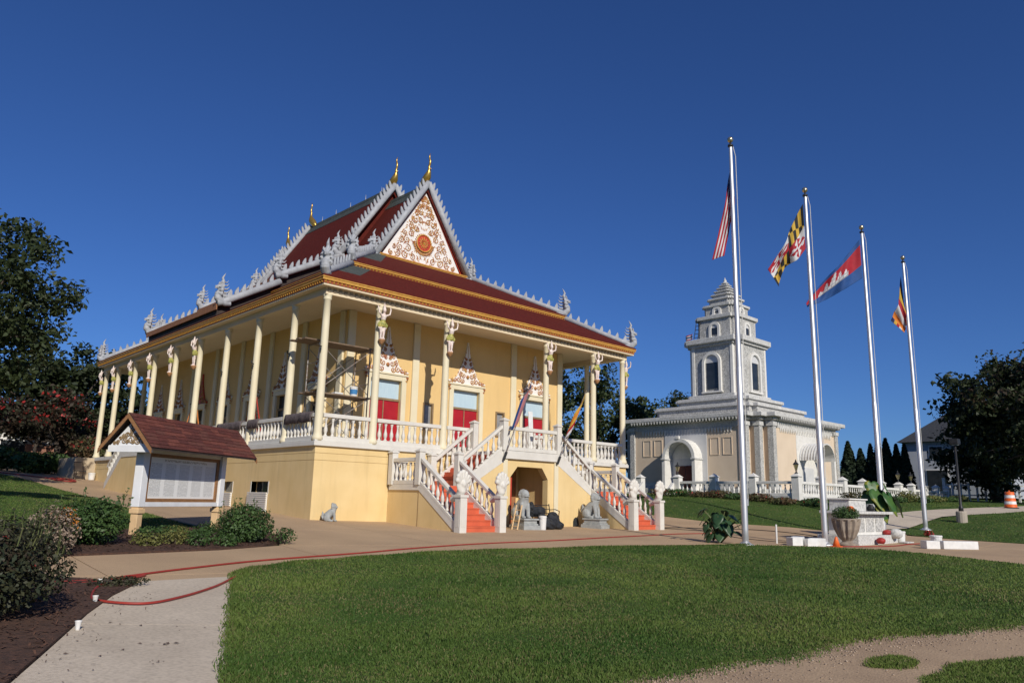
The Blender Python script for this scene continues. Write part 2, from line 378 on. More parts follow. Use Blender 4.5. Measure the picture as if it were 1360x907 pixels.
LAWN = [(-10.01,-17.13),(-9.31,-15.55),(-8.36,-13.4),(-7.37,-11.14),(-6.76,-10.57),(-5.55,-9.9),(-3.48,-9.3),(-1.06,-8.84),(1.59,-8.69),(4.02,-9.22),(6.4,-10.06),(8.95,-10.9),
        (11.6,-11.9),(12.9,-13.2),(13.0,-13.91),(12.49,-15.76),(11.74,-17.43),(9.8,-21.0),(3,-21.4),(.37,-20.17),(-.59,-19.87),(-1.4,-19.66),(-2.27,-19.32),(-2.92,-19.12),(-3.91,-19.11),(-4.7,-19.07),(-5.61,-18.97),(-6.35,-18.94),(-6.92,-18.84),(-7.28,-18.83),(-8.5,-18.75),(-10.4,-18.9)]
DRIVE = [(-12.5,-11.9),(-9.2,-11.45),(-7.4,-11.2),(-6,-13),(6,-14),(10.2,-14.5),(8.5,-24),(22.5,-25),(22.0,-18.0),(21.6,-15.06),(21.9,-12.94),(22.4,-10.6),(24.1,-9.9),(24.6,-9.3),(24.2,-8.9),(21.0,-8.2),(20.6,-6.28),(18.9,-3.48),(18.76,-.8),(18.6,6),(18.6,32),(6,36),(-6,40),(-12,42),(-9,33),(-4.9,26),(-4.0,19),(-4.63,9.2),(-5.27,2.3),(-5.22,-.94),(-4.9,-3.2),(-3.8,-4.2),(-3.7,-5.6),(-4.7,-7.2),(-6.34,-7.95),(-7.79,-8.36),(-9.19,-8.75),(-12.5,-9.6)]
WALK = [(-9.85,-12.95),(-8.9,-11.45),(-7.42,-11.22),(-8.36,-13.4),(-9.31,-15.55),(-10.01,-17.13),(-11.2,-19.8),(-13.4,-24.5),(-15.4,-24.2),(-13.2,-20.4),(-11.4,-16.4)]
BED_NEAR = [(-9.2,-11.5),(-8.92,-11.47),(-9.86,-12.97),(-11.42,-16.4),(-13.2,-20.3),(-16,-20),(-17,-9.5),(-12.6,-9.5),(-9.9,-11.0)]
BED_SIGN = [(-12.6,-9.4),(-9.19,-8.73),(-7.79,-8.36),(-6.34,-7.93),(-4.76,-7.17),(-3.75,-5.6),(-3.9,-4.4),(-4.8,-3.9),(-6.4,-4.3),(-8.0,-5.2),(-10,-6.0),(-16,-6.6),(-16,-9.5)]
BANK = [(-5.6,-4.3),(-5.24,-2.74),(-5.22,-.94),(-5.27,2.31),(-4.63,9.17),(-3.95,18.7),(-4.9,26),(-9,33),(-16,36),(-40,30),(-34,-7),(-16,-7),(-9.6,-5.8),(-7.6,-4.8)]
GRAVEL = [(-13.2,-20.6),(-11.0,-18.6),(-8,-18.2),(-4,-18.4),(0,-19.2),(4,-20.5),(10.2,-20.5),(10,-24.5),(-2,-24.8),(-13.6,-24.6)]
STRIP = [(18.76,-.8),(18.9,-3.48),(20.6,-6.28),(21.0,-8.2),(24.2,-8.9),(25.4,-8.4),(27.5,-6.9),(30.4,-7.4),(36,-8.6),(50,-9),(60,20),(30,24),(18.6,26)]
RLAWN = [(21.6,-15.06),(21.9,-12.94),(22.4,-10.6),(24.1,-9.9),(25.5,-9.6),(30.2,-9.6),(35.6,-11.6),(46,-12.0),(50,-30),(22.5,-25),(22.0,-18.0)]
RPATH = [(24.3,-9.0),(25.4,-8.5),(27.5,-7.0),(30.4,-7.5),(36.0,-8.7),(46,-9.4),(46,-11.8),(35.6,-11.5),(30.2,-9.5),(25.5,-9.5)]
def ragged(poly, amp, step=.25, seed=2, closed=True):   # worn, uneven edge
    g = np.random.default_rng(seed); o = []; a = 0.0
    for i in range(len(poly)-(0 if closed else 1)):
        p, q = poly[i], poly[(i+1) % len(poly)]; n = max(1, int(math.dist(p, q)/step)); d = Vector((q[0]-p[0], q[1]-p[1])).normalized()
        for k in range(n): a = .6*a+g.normal()*amp; t = lerp(p, q, k/n); o.append((t[0]-d.y*a, t[1]+d.x*a))
    return o
RAG = ragged(LAWN[17:], .045, closed=False)+[LAWN[-1]]; LAWN2 = LAWN[:17]+RAG
sheet('lawn', LAWN2, .016, 'grass', .8, .1)
sheet('left_bank', smooth_poly(BANK, 1), .02, 'grass', 1.5, .08)
sheet('far_lawn', STRIP, .02, 'grass', 1.2, .08)
sheet('right_lawn', smooth_poly(RLAWN, 1), .02, 'grass', 1.2, .08)
sheet('path', RPATH, .012, 'walk', 1.0)
sheet('gravel_path', GRAVEL, .0, 'gravel', 1.0)
sheet('planting_bed', smooth_poly(BED_NEAR, 1), .035, 'mulch', .5, .1)
sheet('planting_bed', smooth_poly(BED_SIGN, 1), .035, 'mulch', .5, .1)

# concrete drive and walkway, cast in slabs with recessed joints
def clip(poly, x0, x1, y0, y1):
    def cut(pl, ax, v, s):
        o = []
        for i in range(len(pl)):
            a, b = pl[i-1], pl[i]; ia, ib = s*(a[ax]-v) >= 0, s*(b[ax]-v) >= 0
            if ia != ib: o.append(lerp(a, b, (v-a[ax])/(b[ax]-a[ax])))
            if ib: o.append(b)
        return o
    for ax, v, s in ((0,x0,1),(0,x1,-1),(1,y0,1),(1,y1,-1)):
        if len(poly) < 3: return []
        poly = cut(poly, ax, v, s)
    out = []
    for p in poly:
        if not out or math.dist(p, out[-1]) > 1e-4: out.append(p)
    if len(out) > 2 and math.dist(out[0], out[-1]) < 1e-4: out.pop()
    return out
def area(p): return abs(sum(p[i-1][0]*p[i][1]-p[i][0]*p[i-1][1] for i in range(len(p))))/2
def rotp(p, a, c=(0, 0)):
    ca, sa = math.cos(a), math.sin(a); x, y = p[0]-c[0], p[1]-c[1]; return (c[0]+x*ca-y*sa, c[1]+x*sa+y*ca)
def slabs(rootname, poly, base_off, off, mname, sx, sy, ang, jw, origin=(0, 0)):
    root = sheet(rootname, poly, base_off, 'drive_joint', 1.0)
    pr = [rotp(p, -ang, origin) for p in poly]; q = np.array(pr)
    for ix in range(int(math.floor(q[:,0].min()/sx)), int(math.ceil(q[:,0].max()/sx))):
        for iy in range(int(math.floor(q[:,1].min()/sy)), int(math.ceil(q[:,1].max()/sy))):
            c = clip(pr, ix*sx+jw, (ix+1)*sx-jw, iy*sy+jw, (iy+1)*sy-jw)
            if len(c) < 3 or area(c) < .05: continue
            c = [rotp(p, ang, origin) for p in c]
            try: mb = sheet_mesh('slab', c, off, mname, 1.0, .03)
            except Exception: continue
            if mb.f: mb.build('slab', mname, root)
    return root
slabs('driveway', DRIVE, -.012, .0, 'drive', 4.6, 3.6, 0, .013, (.4, .1))
slabs('walkway', WALK, .004, .012, 'walk', 14.0, 4.4, rad(-24), .005, (-12.5, -12.2))

# grass blades on the near lawn and on the tufts in the gravel
def blades(name, poly, n, dmin, dmax, off, hmul=1.0, edge=None, seed=1, spread=.045):
    g = np.random.default_rng(seed); C = np.array([-12.885, -23.535]); yaw = rad(42.822)
    if edge is None:
        d = dmin*np.exp(g.random(n)*math.log(dmax/dmin)); a = yaw+rad(1)*(g.random(n)*96-48)
        P = C+np.stack([np.sin(a)*d, np.cos(a)*d], 1); P = P[inpoly(P, poly)]
    else:
        e = np.array(edge); k = g.integers(0, len(e)-1, n); t = g.random(n)[:, None]; P = e[k]*(1-t)+e[k+1]*t+g.normal(0, spread, (n, 2))
    d = np.linalg.norm(P-C, axis=1); m = len(P); z = gza(P)+off
    # patchy height
    ph = .8+.3*np.sin(P[:,0]*1.7+np.sin(P[:,1]*1.3)*2)*np.sin(P[:,1]*2.1+P[:,0]*.6)
    h = (g.random(m)*.026+.018)*ph*hmul*(1+.006*d); w = (.0026+.00036*d)*(.7+.6*g.random(m)); th = g.random(m)*2*math.pi; tilt = g.random(m)*.9*h; ta = g.random(m)*2*math.pi
    ux, uy = np.cos(th)*w, np.sin(th)*w; bx, by = np.cos(ta)*tilt, np.sin(ta)*tilt
    V = np.zeros((m, 4, 3)); V[:,0] = np.stack([P[:,0]-ux, P[:,1]-uy, z], 1); V[:,1] = np.stack([P[:,0]+ux, P[:,1]+uy, z], 1)
    V[:,2] = np.stack([P[:,0]+ux*.4+bx, P[:,1]+uy*.4+by, z+h], 1); V[:,3] = np.stack([P[:,0]-ux*.7+bx*.35, P[:,1]-uy*.7+by*.35, z+h*.6], 1)
    F = np.arange(m*4).reshape(m, 4); dry = np.sin(P[:,0]*.9+1.7*np.sin(P[:,1]*.55))*np.sin(P[:,1]*1.1+1.3*np.sin(P[:,0]*.7)); dry += .5*np.sin(P[:,0]*3.1+P[:,1]*2.3)*np.sin(P[:,1]*3.7-P[:,0]); mi = (g.random(m) < .10+.30*np.clip(dry-.15, 0, 1)).astype(np.int32)
    ob = link(name, np_mesh(name, V.reshape(-1, 3), F, ['blade_a', 'blade_b'], mi)); return ob
SLAWN = LAWN2
tag(blades('lawn_grass', SLAWN, 620000, 5.2, 34, .016), 'short mown green grass covering the front lawn', 'grass', kind='stuff')
edge = [(-10.4,-18.6)]+LAWN[0:12]
tag(blades('edge_grass', None, 16000, 0, 0, .02, 1.5, edge), 'longer grass tufts along the lawn edge by the walkway', 'grass', kind='stuff')
edge2 = [(9.8,-21.0)]+LAWN[18:]
tag(blades('edge_grass', None, 26000, 0, 0, .004, 1.05, RAG, 5, .13), 'ragged grass fringe where the lawn meets the gravel path', 'grass', kind='stuff')
tuft_polys = [[(-4.45,-20.0),(-4.1,-19.9),(-3.72,-19.97),(-3.85,-20.17),(-4.2,-20.22)], [(-4.95,-20.78),(-4.55,-20.58),(-4.1,-20.66),(-3.7,-20.55),(-3.25,-20.72),(-2.4,-20.95),(-1.6,-21.4),(-2.6,-22.3),(-5.1,-21.7)]]
tp = []
for i, q in enumerate(tuft_polys):
    qs = ragged(smooth_poly(q, 1), .03, .12, 4+i); tag(sheet('grass_patch', qs, .006, 'grass', .3), 'grass patch in the gravel path')
    tag(blades('patch_grass', qs, 260000 if i else 160000, 8.0 if i else 9.0, 11.8 if i else 10.0, .005, 1.05, None, 11+i), ['small round clump of grass alone in the gravel path', 'wide ragged grass patch at the lower right in the gravel'][i], 'grass', kind='stuff')

for i, q in enumerate(tuft_polys):
    tag(blades('patch_fringe', None, 1500+4500*i, 0, 0, .002, 1.0, q+[q[0]], 31+i, .045), ['wispy grass blades around the small clump in the gravel', 'wispy grass blades around the wide gravel patch'][i], 'grass', kind='stuff')
def pebbles():
    g = np.random.default_rng(3); n = 5200; P = []
    e = np.array(edge2); k = g.integers(0, len(e)-1, n); t = g.random(n)[:, None]
    P = e[k]*(1-t)+e[k+1]*t+np.stack([g.normal(0, .3, n), -np.abs(g.normal(0, .45, n))+.06], 1)
    P = P[inpoly(P, GRAVEL)]; z = gza(P)+.004; m = len(P); r = .004+.016*g.random(m)**3
    a = np.array([(1,0,0),(-.5,.87,0),(-.5,-.87,0),(0,0,1.0),(0,0,-.6)]); F0 = np.array([(0,1,3),(1,2,3),(2,0,3),(1,0,4),(2,1,4),(0,2,4)])
    rot = g.random(m)*6.28; c, s = np.cos(rot), np.sin(rot)
    V = np.einsum('m,kc->mkc', r, a)*(.7+.6*g.random((m, 1, 3))); x = V[:,:,0]*c[:,None]-V[:,:,1]*s[:,None]; y = V[:,:,0]*s[:,None]+V[:,:,1]*c[:,None]
    V = np.stack([x+P[:,:1], y+P[:,1:2], V[:,:,2]*.7+z[:,None]], 2)
    F = (F0[None]+np.arange(m)[:, None, None]*5).reshape(-1, 3)
    tag(link('gravel_stones', np_mesh('gravel_stones', V.reshape(-1, 3), F, 'pebble')), 'loose pale gravel stones along the lawn edge', 'gravel', kind='stuff')
pebbles()
def chips():
    g = np.random.default_rng(4); n = 15000; A = []
    for poly, k in ((BED_NEAR, 9000), (BED_SIGN, 6000)):
        q = np.array(poly); P = q.min(0)+(q.max(0)-q.min(0))*g.random((k*3, 2)); P = P[inpoly(P, poly)][:k]; A.append(P)
    ns = 130; sp = np.stack([np.interp(g.random(ns), [0,1], [-9.6,-11.6]), np.zeros(ns)], 1); sp[:,1] = -12.95+(sp[:,0]+9.85)*2.2+g.normal(0, .2, ns); sp[:,0] += np.abs(g.normal(0, .3, ns)); A.append(sp)
    P = np.concatenate(A); z = gza(P)+.045; m = len(P); L = .012+.03*g.random(m); w = .004+.008*g.random(m); L[-ns:] *= .45; w[-ns:] *= .5; z[-ns:] -= .022; th = g.random(m)*6.28; tl = g.normal(0, .35, m)
    dx, dy, dz = np.cos(th)*L, np.sin(th)*L, np.sin(tl)*L; nx, ny = -np.sin(th)*w, np.cos(th)*w
    V = np.stack([np.stack([P[:,0]+sx*dx+sy*nx, P[:,1]+sx*dy+sy*ny, z+sx*dz+.004], 1) for sx, sy in ((-1,-1),(1,-1),(1,1),(-1,1))], 1)
    tag(link('bark_mulch', np_mesh('bark_mulch', V.reshape(-1, 3), np.arange(m*4).reshape(m, 4), 'mulch_chip')), 'dark brown bark chips covering the planting beds', 'mulch', kind='stuff')
chips()

def litter():                                           # dead leaves and dirt specks on the walkway
    g = np.random.default_rng(12); A = []
    for (x, y, k, sd) in ((-9.93,-15.54,18,.05),(-10.3,-16.23,9,.05),(-9.5,-12.95,12,.12),(-9.44,-14.98,3,.1),(-8.6,-13.7,4,.08),(-10.0,-14.4,6,.35),(-9.2,-13.4,6,.4),(-10.6,-15.6,8,.3)): A.append(np.array([x, y])+g.normal(0, sd, (k, 2))*np.array([1.6, .7]))
    P = np.concatenate(A); m = len(P); z = gza(P)+.022; L = .008+.02*g.random(m)**2; w = L*(.35+.4*g.random(m)); th = g.random(m)*6.28
    V = np.stack([np.stack([P[:,0]+a*L*np.cos(th)-b*w*np.sin(th), P[:,1]+a*L*np.sin(th)+b*w*np.cos(th), z+c*L], 1) for a, b, c in ((-1,0,0),(0,-1,.35),(1,0,.1),(0,1,.3))], 1)
    tag(link('leaf_litter', np_mesh('leaf_litter', V.reshape(-1, 3), np.arange(m*4).reshape(m, 4), 'mulch_chip')), 'scattered dead leaves and specks on the grey walkway', 'leaf litter', kind='stuff')
litter()
# ---------------------------------------------------------------- main temple
DZ = 2.75                      # deck level
TX, TL = 16.42, 25.86          # column grid, front width and depth
A, B, Cc, PB, QB = 2.178, 3.2, 5.663, 3.029, 2.332
FX = [0, A, A+B, A+B+Cc, A+2*B+Cc, TX]
SY = [0]+[QB+PB*i for i in range(8)]+[TL]
XC = TX/2
temple = thing('temple', 'large yellow temple with red tiered roofs, columned veranda and twin white staircases', 'temple', (XC, TL/2, 0))
T = temple
def part(mb, name, m, parent=T, **k): return mb.build(name, m, parent, **k)

# --- plinth with two shallow string courses
def ring(mb, x0, x1, y0, y1, z0, z1, w=.3):
    mb.box(x0, x1, y0, y0+w, z0, z1); mb.box(x0, x1, y1-w, y1, z0, z1); mb.box(x0, x0+w, y0+w, y1-w, z0, z1); mb.box(x1-w, x1, y0+w, y1-w, z0, z1)
def wall_x(mb, X, t, y0, y1, z0, z1, holes):       # wall in plane X..X+t with rectangular holes (y0,y1,z0,z1)
    ys = sorted({y0, y1, *[h[0] for h in holes], *[h[1] for h in holes]}); 
    for a, b in zip(ys, ys[1:]):
        hs = sorted([(h[2], h[3]) for h in holes if h[0] <= a+1e-6 and h[1] >= b-1e-6]); z = z0
        for h0, h1 in hs:
            if h0 > z: mb.box(X, X+t, a, b, z, h0)
            z = h1
        if z < z1: mb.box(X, X+t, a, b, z, z1)
def wall_y(mb, Y, t, x0, x1, z0, z1, holes):
    xs = sorted({x0, x1, *[h[0] for h in holes], *[h[1] for h in holes]})
    for a, b in zip(xs, xs[1:]):
        hs = sorted([(h[2], h[3]) for h in holes if h[0] <= a+1e-6 and h[1] >= b-1e-6]); z = z0
        for h0, h1 in hs:
            if h0 > z: mb.box(a, b, Y, Y+t, z, h0)
            z = h1
        if z < z1: mb.box(a, b, Y, Y+t, z, z1)
p0, p1, py1 = -.1, TX+.1, TL+.1
mb = MB(); wells = [(3.15, 4.55, .95, 1.36), (6.25, 7.4, .95, 1.36)]
wall_x(mb, p0, .3, p0+.3, py1-.3, -.7, 2.06, wells)
mb.box(p0, p1, p0, p0+.3, -.7, 2.06); mb.box(p0, p1, py1-.3, py1, -.7, 2.06); mb.box(p1-.3, p1, p0+.3, py1-.3, -.7, 2.06)
ring(mb, p0+.02, p1-.02, p0+.02, py1-.02, 2.06, 2.075); ring(mb, p0, p1, p0, py1, 2.075, 2.30); ring(mb, p0+.02, p1-.02, p0+.02, py1-.02, 2.30, 2.315); ring(mb, p0, p1, p0, py1, 2.315, 2.545)
part(mb, 'base_wall', 'yellow')
for (a, b, c, d) in wells:
    w = MB(); w.box(p0+.22, p0+.25, a, b, c, d); win = part(w, 'basement_window', 'glass_dark')
    for e0, e1 in ((a-.06, a), (b, b+.06)): part(MB().box(p0-.012, p0+.2, e0, e1, c-.05, d), 'frame', 'white', win)
    g0 = gz(p0-.5, (a+b)/2)-.1; k = 0; z = g0
    well = part(MB().box(p0-.02, p0-.06, a-.05, b+.05, g0, c-.03), 'window_well', 'sign_white')
    while z < c-.05:
        w = MB(); w.box(p0-.11, p0-.06, a-.1, b+.1, z+.008, z+.066); part(w, 'slat', 'white', well, bevel=.01); z += .075
# --- veranda deck
mb = MB(); mb.box(-.2, TX+.2, -.2, TL+.2, 2.545, 2.69); mb.box(-.17, TX+.17, -.17, TL+.17, 2.69, DZ); part(mb, 'deck', 'white', bevel=.012)
# --- hall walls with openings
WX0, WX1, WY0, WY1 = 2.12, TX-2.12, 2.12, TL-2.12
doors = [4.02, XC, TX-4.02]; slits = [6.18, TX-6.18]
fh = [(d-.74, d+.74, DZ+.001, DZ+2.78) for d in doors]+[(s-.2, s+.2, DZ+.98, DZ+1.98) for s in slits]
ly = [4.1+3.05*i for i in range(7)]
lh = [(y-.52, y+.52, DZ+.001, DZ+2.35) for y in ly]
mb = MB(); wall_y(mb, WY0, .25, WX0, WX1, DZ, 8.06, fh); wall_x(mb, WX0, .25, WY0+.25, WY1-.25, DZ, 8.06, lh)
mb.box(WX1-.25, WX1, WY0+.25, WY1-.25, DZ, 8.06); mb.box(WX0, WX1, WY1-.25, WY1, DZ, 8.06); part(mb, 'hall_wall', 'yellow_wall')
part(MB().box(WX0+.3, WX1-.3, WY0+.3, WY1-.3, 7.6, 7.7), 'hall_ceiling', 'dark')
for x in (2.3, 5.42, TX-5.42, TX-2.3): part(MB().box(x-.16, x+.16, WY0-.09, WY0-.001, DZ, 8.05), 'pilaster', 'cream', bevel=.012)
for i in range(8): part(MB().box(WX0-.09, WX0-.001, WY0-.1+.3+i*3.05-.16+.1, WY0-.1+.3+i*3.05+.16+.1, DZ, 8.05), 'pilaster', 'cream', bevel=.012)

# scroll ornament helper: flat spirals in a plane (o, u, v, n)
def scroll(mb, o, u, v, n, c, r, turns=1.3, a0=0, hand=1, th=.03, dep=.02):
    pts = []; rr = []; K = int(10*turns)+4
    for k in range(K):
        t = k/(K-1); a = a0+hand*t*turns*2*math.pi; q = r*(1-.78*t); w = (c[0]+q*math.cos(a), c[1]+q*math.sin(a))
        pts.append(o+u*w[0]+v*w[1]+n*dep); rr.append(th*(1.0-.45*t))
    mb.tube(pts, rr, 5)
    mb.ball(tuple(pts[-1]), th*1.2, n=6, m=4)
def leafblob(mb, o, u, v, n, c, L, a, dep=.02, w=.35):
    d = u*math.cos(a)+v*math.sin(a); e = n.cross(d).normalized(); p = o+u*c[0]+v*c[1]+n*dep
    pts = [p-d*L*.5, p-d*L*.15+e*L*w*.5, p+d*L*.5, p-d*L*.15-e*L*w*.5, p+n*L*.16]
    mb.add(pts, [(0,1,4),(1,2,4),(2,3,4),(3,0,4)])

# ornamental door crest: white plate with gilt scrolls, tall spire
CREST = [(.98,-.32),(1.06,-.1),(1.16,.12),(1.0,.16),(.84,.2),(.62,.36),(.50,.62),(.36,.86),(.26,1.12),(.15,1.34),(.09,1.66),(.03,2.05)]
def crest(parent, o, u, n, s, white='ped_white', gold='ped_gold'):
    v = Vector((0,0,1)); half = [(x*s, y*s) for x, y in CREST]
    outline = [(-half[1][0]+.08, .0)]+[(-x, y) for x, y in half[2:]]+[(x, y) for x, y in half[2:][::-1]]+[(half[1][0]-.08, .0)]
    m1 = MB(); k = len(outline); f_ = [o+u*a+v*b+n*.07 for a, b in outline]; b_ = [o+u*a+v*b for a, b in outline]
    m1.add(f_+b_, [tuple(range(k))]+[(i, i+k, (i+1) % k+k, (i+1) % k) for i in range(k)])
    c = m1.build('door_crest', white, parent, origin=o)
    m2 = MB()
    def sc(x, y, r, h, a=0):
        for sg in (1, -1): scroll(m2, o, u, v, n, (sg*x*s, y*s), r*s, 1.25, (a if sg > 0 else math.pi-a), h*sg, .024*s+.006, .075)
    sc(.98,.06,.11,1,1.2); sc(.76,.17,.12,-1,.3); sc(.54,.20,.15,1,2); sc(.30,.16,.13,-1); sc(.46,.46,.12,1,1.5); sc(.24,.42,.14,-1,1); sc(.30,.74,.12,1,1.2); sc(.10,.66,.10,-1,2); sc(.19,1.0,.10,1,1); sc(.10,1.22,.08,-1,1)
    sc(1.08,-.12,.07,1,2.5); sc(1.02,-.27,.05,-1,.5)
    for t in range(6): leafblob(m2, o, u, v, n, (0, (1.35+t*.1)*s), .12*s, math.pi/2, .075)
    for sg in (1, -1):
        for x, y in ((.9,.22),(.7,.34),(.56,.55),(.43,.8),(.31,1.05),(.2,1.3),(.12,1.55)): leafblob(m2, o, u, v, n, (sg*x*s, y*s), .15*s, math.pi/2-sg*.5, .06)
    m2.ball(tuple(o+v*.36*s+n*.08), .09*s, n=8, m=5); m2.build('gilt_scrolls', gold, parent, smooth=True, origin=o)
    return c
def door(parent, o, u, n, w, h, leaf_h, leafm='door_red', transm='curtain', crest_s=.92, two=True, cm=('ped_white', 'ped_gold')):
    v = Vector((0,0,1)); m = MB()
    def bx(mb, a0, a1, z0, z1, d0, d1):
        P = [o+u*a+n*d+v*z for z in (z0, z1) for a, d in ((a0,d0),(a1,d0),(a1,d1),(a0,d1))]; mb.hexa(P)
    bx(m, -w/2-.22, -w/2, 0, h+.2, -.02, .09); bx(m, w/2, w/2+.22, 0, h+.2, -.02, .09); bx(m, -w/2, w/2, h, h+.2, -.02, .088)
    bx(m, -w/2-.28, w/2+.28, h+.2, h+.27, -.02, .13)
    d = m.build('door', 'cream', parent, origin=o, bevel=.01)
    for a0, a1 in (((-w/2+.005, -.02), (.02, w/2-.005)) if two else ((-w/2+.005, w/2-.005),)):
        m = MB(); bx(m, a0, a1, 0.01, leaf_h, -.16, -.10); bx(m, a0+.1, a1-.1, .25, leaf_h*.45, -.1, -.085); bx(m, a0+.1, a1-.1, leaf_h*.52, leaf_h-.15, -.1, -.085); m.build('leaf', leafm, d, origin=o, bevel=.006)
    m = MB(); bx(m, -w/2, w/2, leaf_h, leaf_h+.09, -.14, -.06); bx(m, -.02, .02, 0, leaf_h, -.15, -.08); m.build('transom_bar', 'frame_brown' if two else 'frame_brown', d, origin=o)
    m = MB(); bx(m, -w/2+.004, w/2-.004, leaf_h+.09, h-.004, -.15, -.13); m.build('transom_pane', transm, d, origin=o)
    if crest_s: crest(d, o+v*(h+.27), u, n, crest_s, *cm)
    return d
UX, UY, NX, NY = Vector((1,0,0)), Vector((0,1,0)), Vector((-1,0,0)), Vector((0,-1,0))
for x in doors: door(T, Vector((x, WY0, DZ)), UX, NY, 1.48, 2.78, 1.95)
for i, y in enumerate(ly): door(T, Vector((WX0, y, DZ)), UY, NX, 1.04, 2.35, 1.7, 'glass_dark', 'glass_dark', .78, True, ('ped_white', 'ped_gold') if i != 4 else ('ped_red', 'ped_gold'))
for x in slits:
    m = MB(); wall_y(m, WY0-.05, .08, x-.27, x+.27, DZ+.91, DZ+2.05, [(x-.2, x+.2, DZ+.98, DZ+1.98)]); w = part(m, 'slit_window', 'frame_brown', bevel=.006)
    part(MB().box(x-.2, x+.2, WY0+.06, WY0+.08, DZ+.98, DZ+1.98), 'pane', 'glass_grey', w)

# --- soffit, beam
ov = .43
mb = MB(); mb.box(-ov+.02, TX+ov-.02, -ov+.02, TL+ov-.02, 8.06, 8.12); part(mb, 'soffit', 'soffit')
mb = MB(); mb.box(-.16, TX+.16, -.16, .16, 7.82, 8.059); mb.box(-.16, TX+.16, TL-.16, TL+.16, 7.82, 8.059); mb.box(-.16, .16, .16, TL-.16, 7.82, 8.059); mb.box(TX-.16, TX+.16, .16, TL-.16, 7.82, 8.059); part(mb, 'eave_beam', 'soffit')
for a, b, ax in ((-.1, TX+.1, 'x'),):
    k = int((b-a)/.22); mb = MB()
    for i in range(k):
        x = a+i*.22; mb.box(x, x+.11, -.20, -.161, 7.92, 8.055)
    part(mb, 'dentil_course', 'beam')['kind'] = 'stuff'
# --- columns
def column_mesh():
    m = MB(); H = 7.83-DZ+.03
    m.lathe([(.19,-.03),(.19,.10),(.165,.13),(.15,.2),(.143,.26),(.128,H*.8),(.122,H-.22),(.15,H-.2),(.15,H-.16),(.13,H-.12),(.17,H-.05),(.17,H)], n=20)
    return m.mesh('column', 'cream', True)
CMESH = column_mesh()
def figure_mesh():                                    # celestial figure with raised arms on a small console
    m = MB()
    m.lathe([(.03,-.16),(.08,-.1),(.12,-.03),(.13,.02),(.1,.04)], n=10)                               # console
    for s in (-1, 1):
        m.tube([(s*.055,0,.05),(s*.06,-.02,.28),(s*.075,0,.55)], [.038,.05,.075], 8)                  # legs
        m.ball((s*.055,-.05,.055), .035, .07, .03)                                                   # feet
        m.tube([(s*.10,-.06,.92),(s*.22,-.12,.97),(s*.27,-.10,1.16),(s*.27,-.06,1.25)], [.042,.035,.03,.024], 7)   # arms up
    m.tube([(0,0,.5),(0,.0,.62),(0,-.03,.74),(0,-.055,.88),(0,-.07,.97)], [.115,.135,.085,.11,.07], 10)            # hips, waist, chest
    m.tube([(0,.03,.66),(.0,.16,.60),(0,.22,.74)], [.06,.05,.015], 7)                                  # tail drape
    for s in (-1, 1): m.tube([(s*.1,0,.68),(s*.19,-.02,.56),(s*.16,0,.42)], [.04,.045,.012], 6)
    m.tube([(0,-.07,.95),(0,-.085,1.03)], [.04,.04], 7); m.ball((0,-.10,1.09), .065, .075, .085)       # neck, head
    m.tube([(0,-.09,1.13),(0,-.085,1.20),(0,-.08,1.30),(0,-.075,1.42)], [.07,.055,.032,.008], 8)       # crown
    def f(x, y, z): return 2 if z < .035 else (1 if .47 < z < .74 else 0)
    return bake_remesh(m, 'bracket_figure', ['fig_white', 'fig_green', 'fig_brown'], .018, f, 1)
FMESH = figure_mesh()
def column(x, y, fig=None):
    c = link('column', CMESH, T, (x, y, DZ))
    if fig is not None:
        o = link('bracket_figure', FMESH, c, (x+.24*math.sin(fig), y-.24*math.cos(fig), 6.52)); o.rotation_euler.z = fig
    return c
for i, x in enumerate(FX): column(x, 0, 0 if i in (1, 2, 3, 4) else (rad(90) if i == 5 else None)); column(x, TL) if i not in (0, 5) else None
for i, y in enumerate(SY[1:], 1):
    column(0, y, rad(-90) if i >= 4 else None); column(TX, y, rad(90))
# lamp hook brackets on the bare columns
for (x, y) in ((0, 0), (0, SY[1]), (0, SY[2]), (0, SY[3])):
    m = MB(); m.tube([(x-.12,y-.05,5.95),(x-.22,y-.08,5.98),(x-.24,y-.08,6.08)], .022, 6); m.tube([(x-.14,y-.05,5.9),(x-.16,y-.05,5.75)], .03, 6); part(m, 'lamp_hook', 'black_iron')

# --- balustrades
def baluster_mesh(h, name='baluster', m='white'):
    p = [(.062,0),(.062,.06),(.034,.085),(.05,.14),(.072,.25),(.066,.33),(.04,.45),(.03,.55),(.03,.62),(.045,.655),(.034,.68),(.058,.72),(.058,.76)]
    mm = MB(); mm.lathe([(r, z/.76*h) for r, z in p], n=10); return mm.mesh(name, m, True)
BM = baluster_mesh(.62)
def obox(mb, p0, p1, w, z0a, z1a, z0b, z1b):          # beam from p0 to p1 (xy), width w, own heights at each end
    d = (Vector(p1)-Vector(p0)).normalized(); n = Vector((-d.y, d.x))*w/2; a, b = Vector(p0), Vector(p1)
    mb.hexa([(a.x-n.x,a.y-n.y,z0a),(b.x-n.x,b.y-n.y,z0b),(b.x+n.x,b.y+n.y,z0b),(a.x+n.x,a.y+n.y,z0a),(a.x-n.x,a.y-n.y,z1a),(b.x-n.x,b.y-n.y,z1b),(b.x+n.x,b.y+n.y,z1b),(a.x+n.x,a.y+n.y,z1a)])
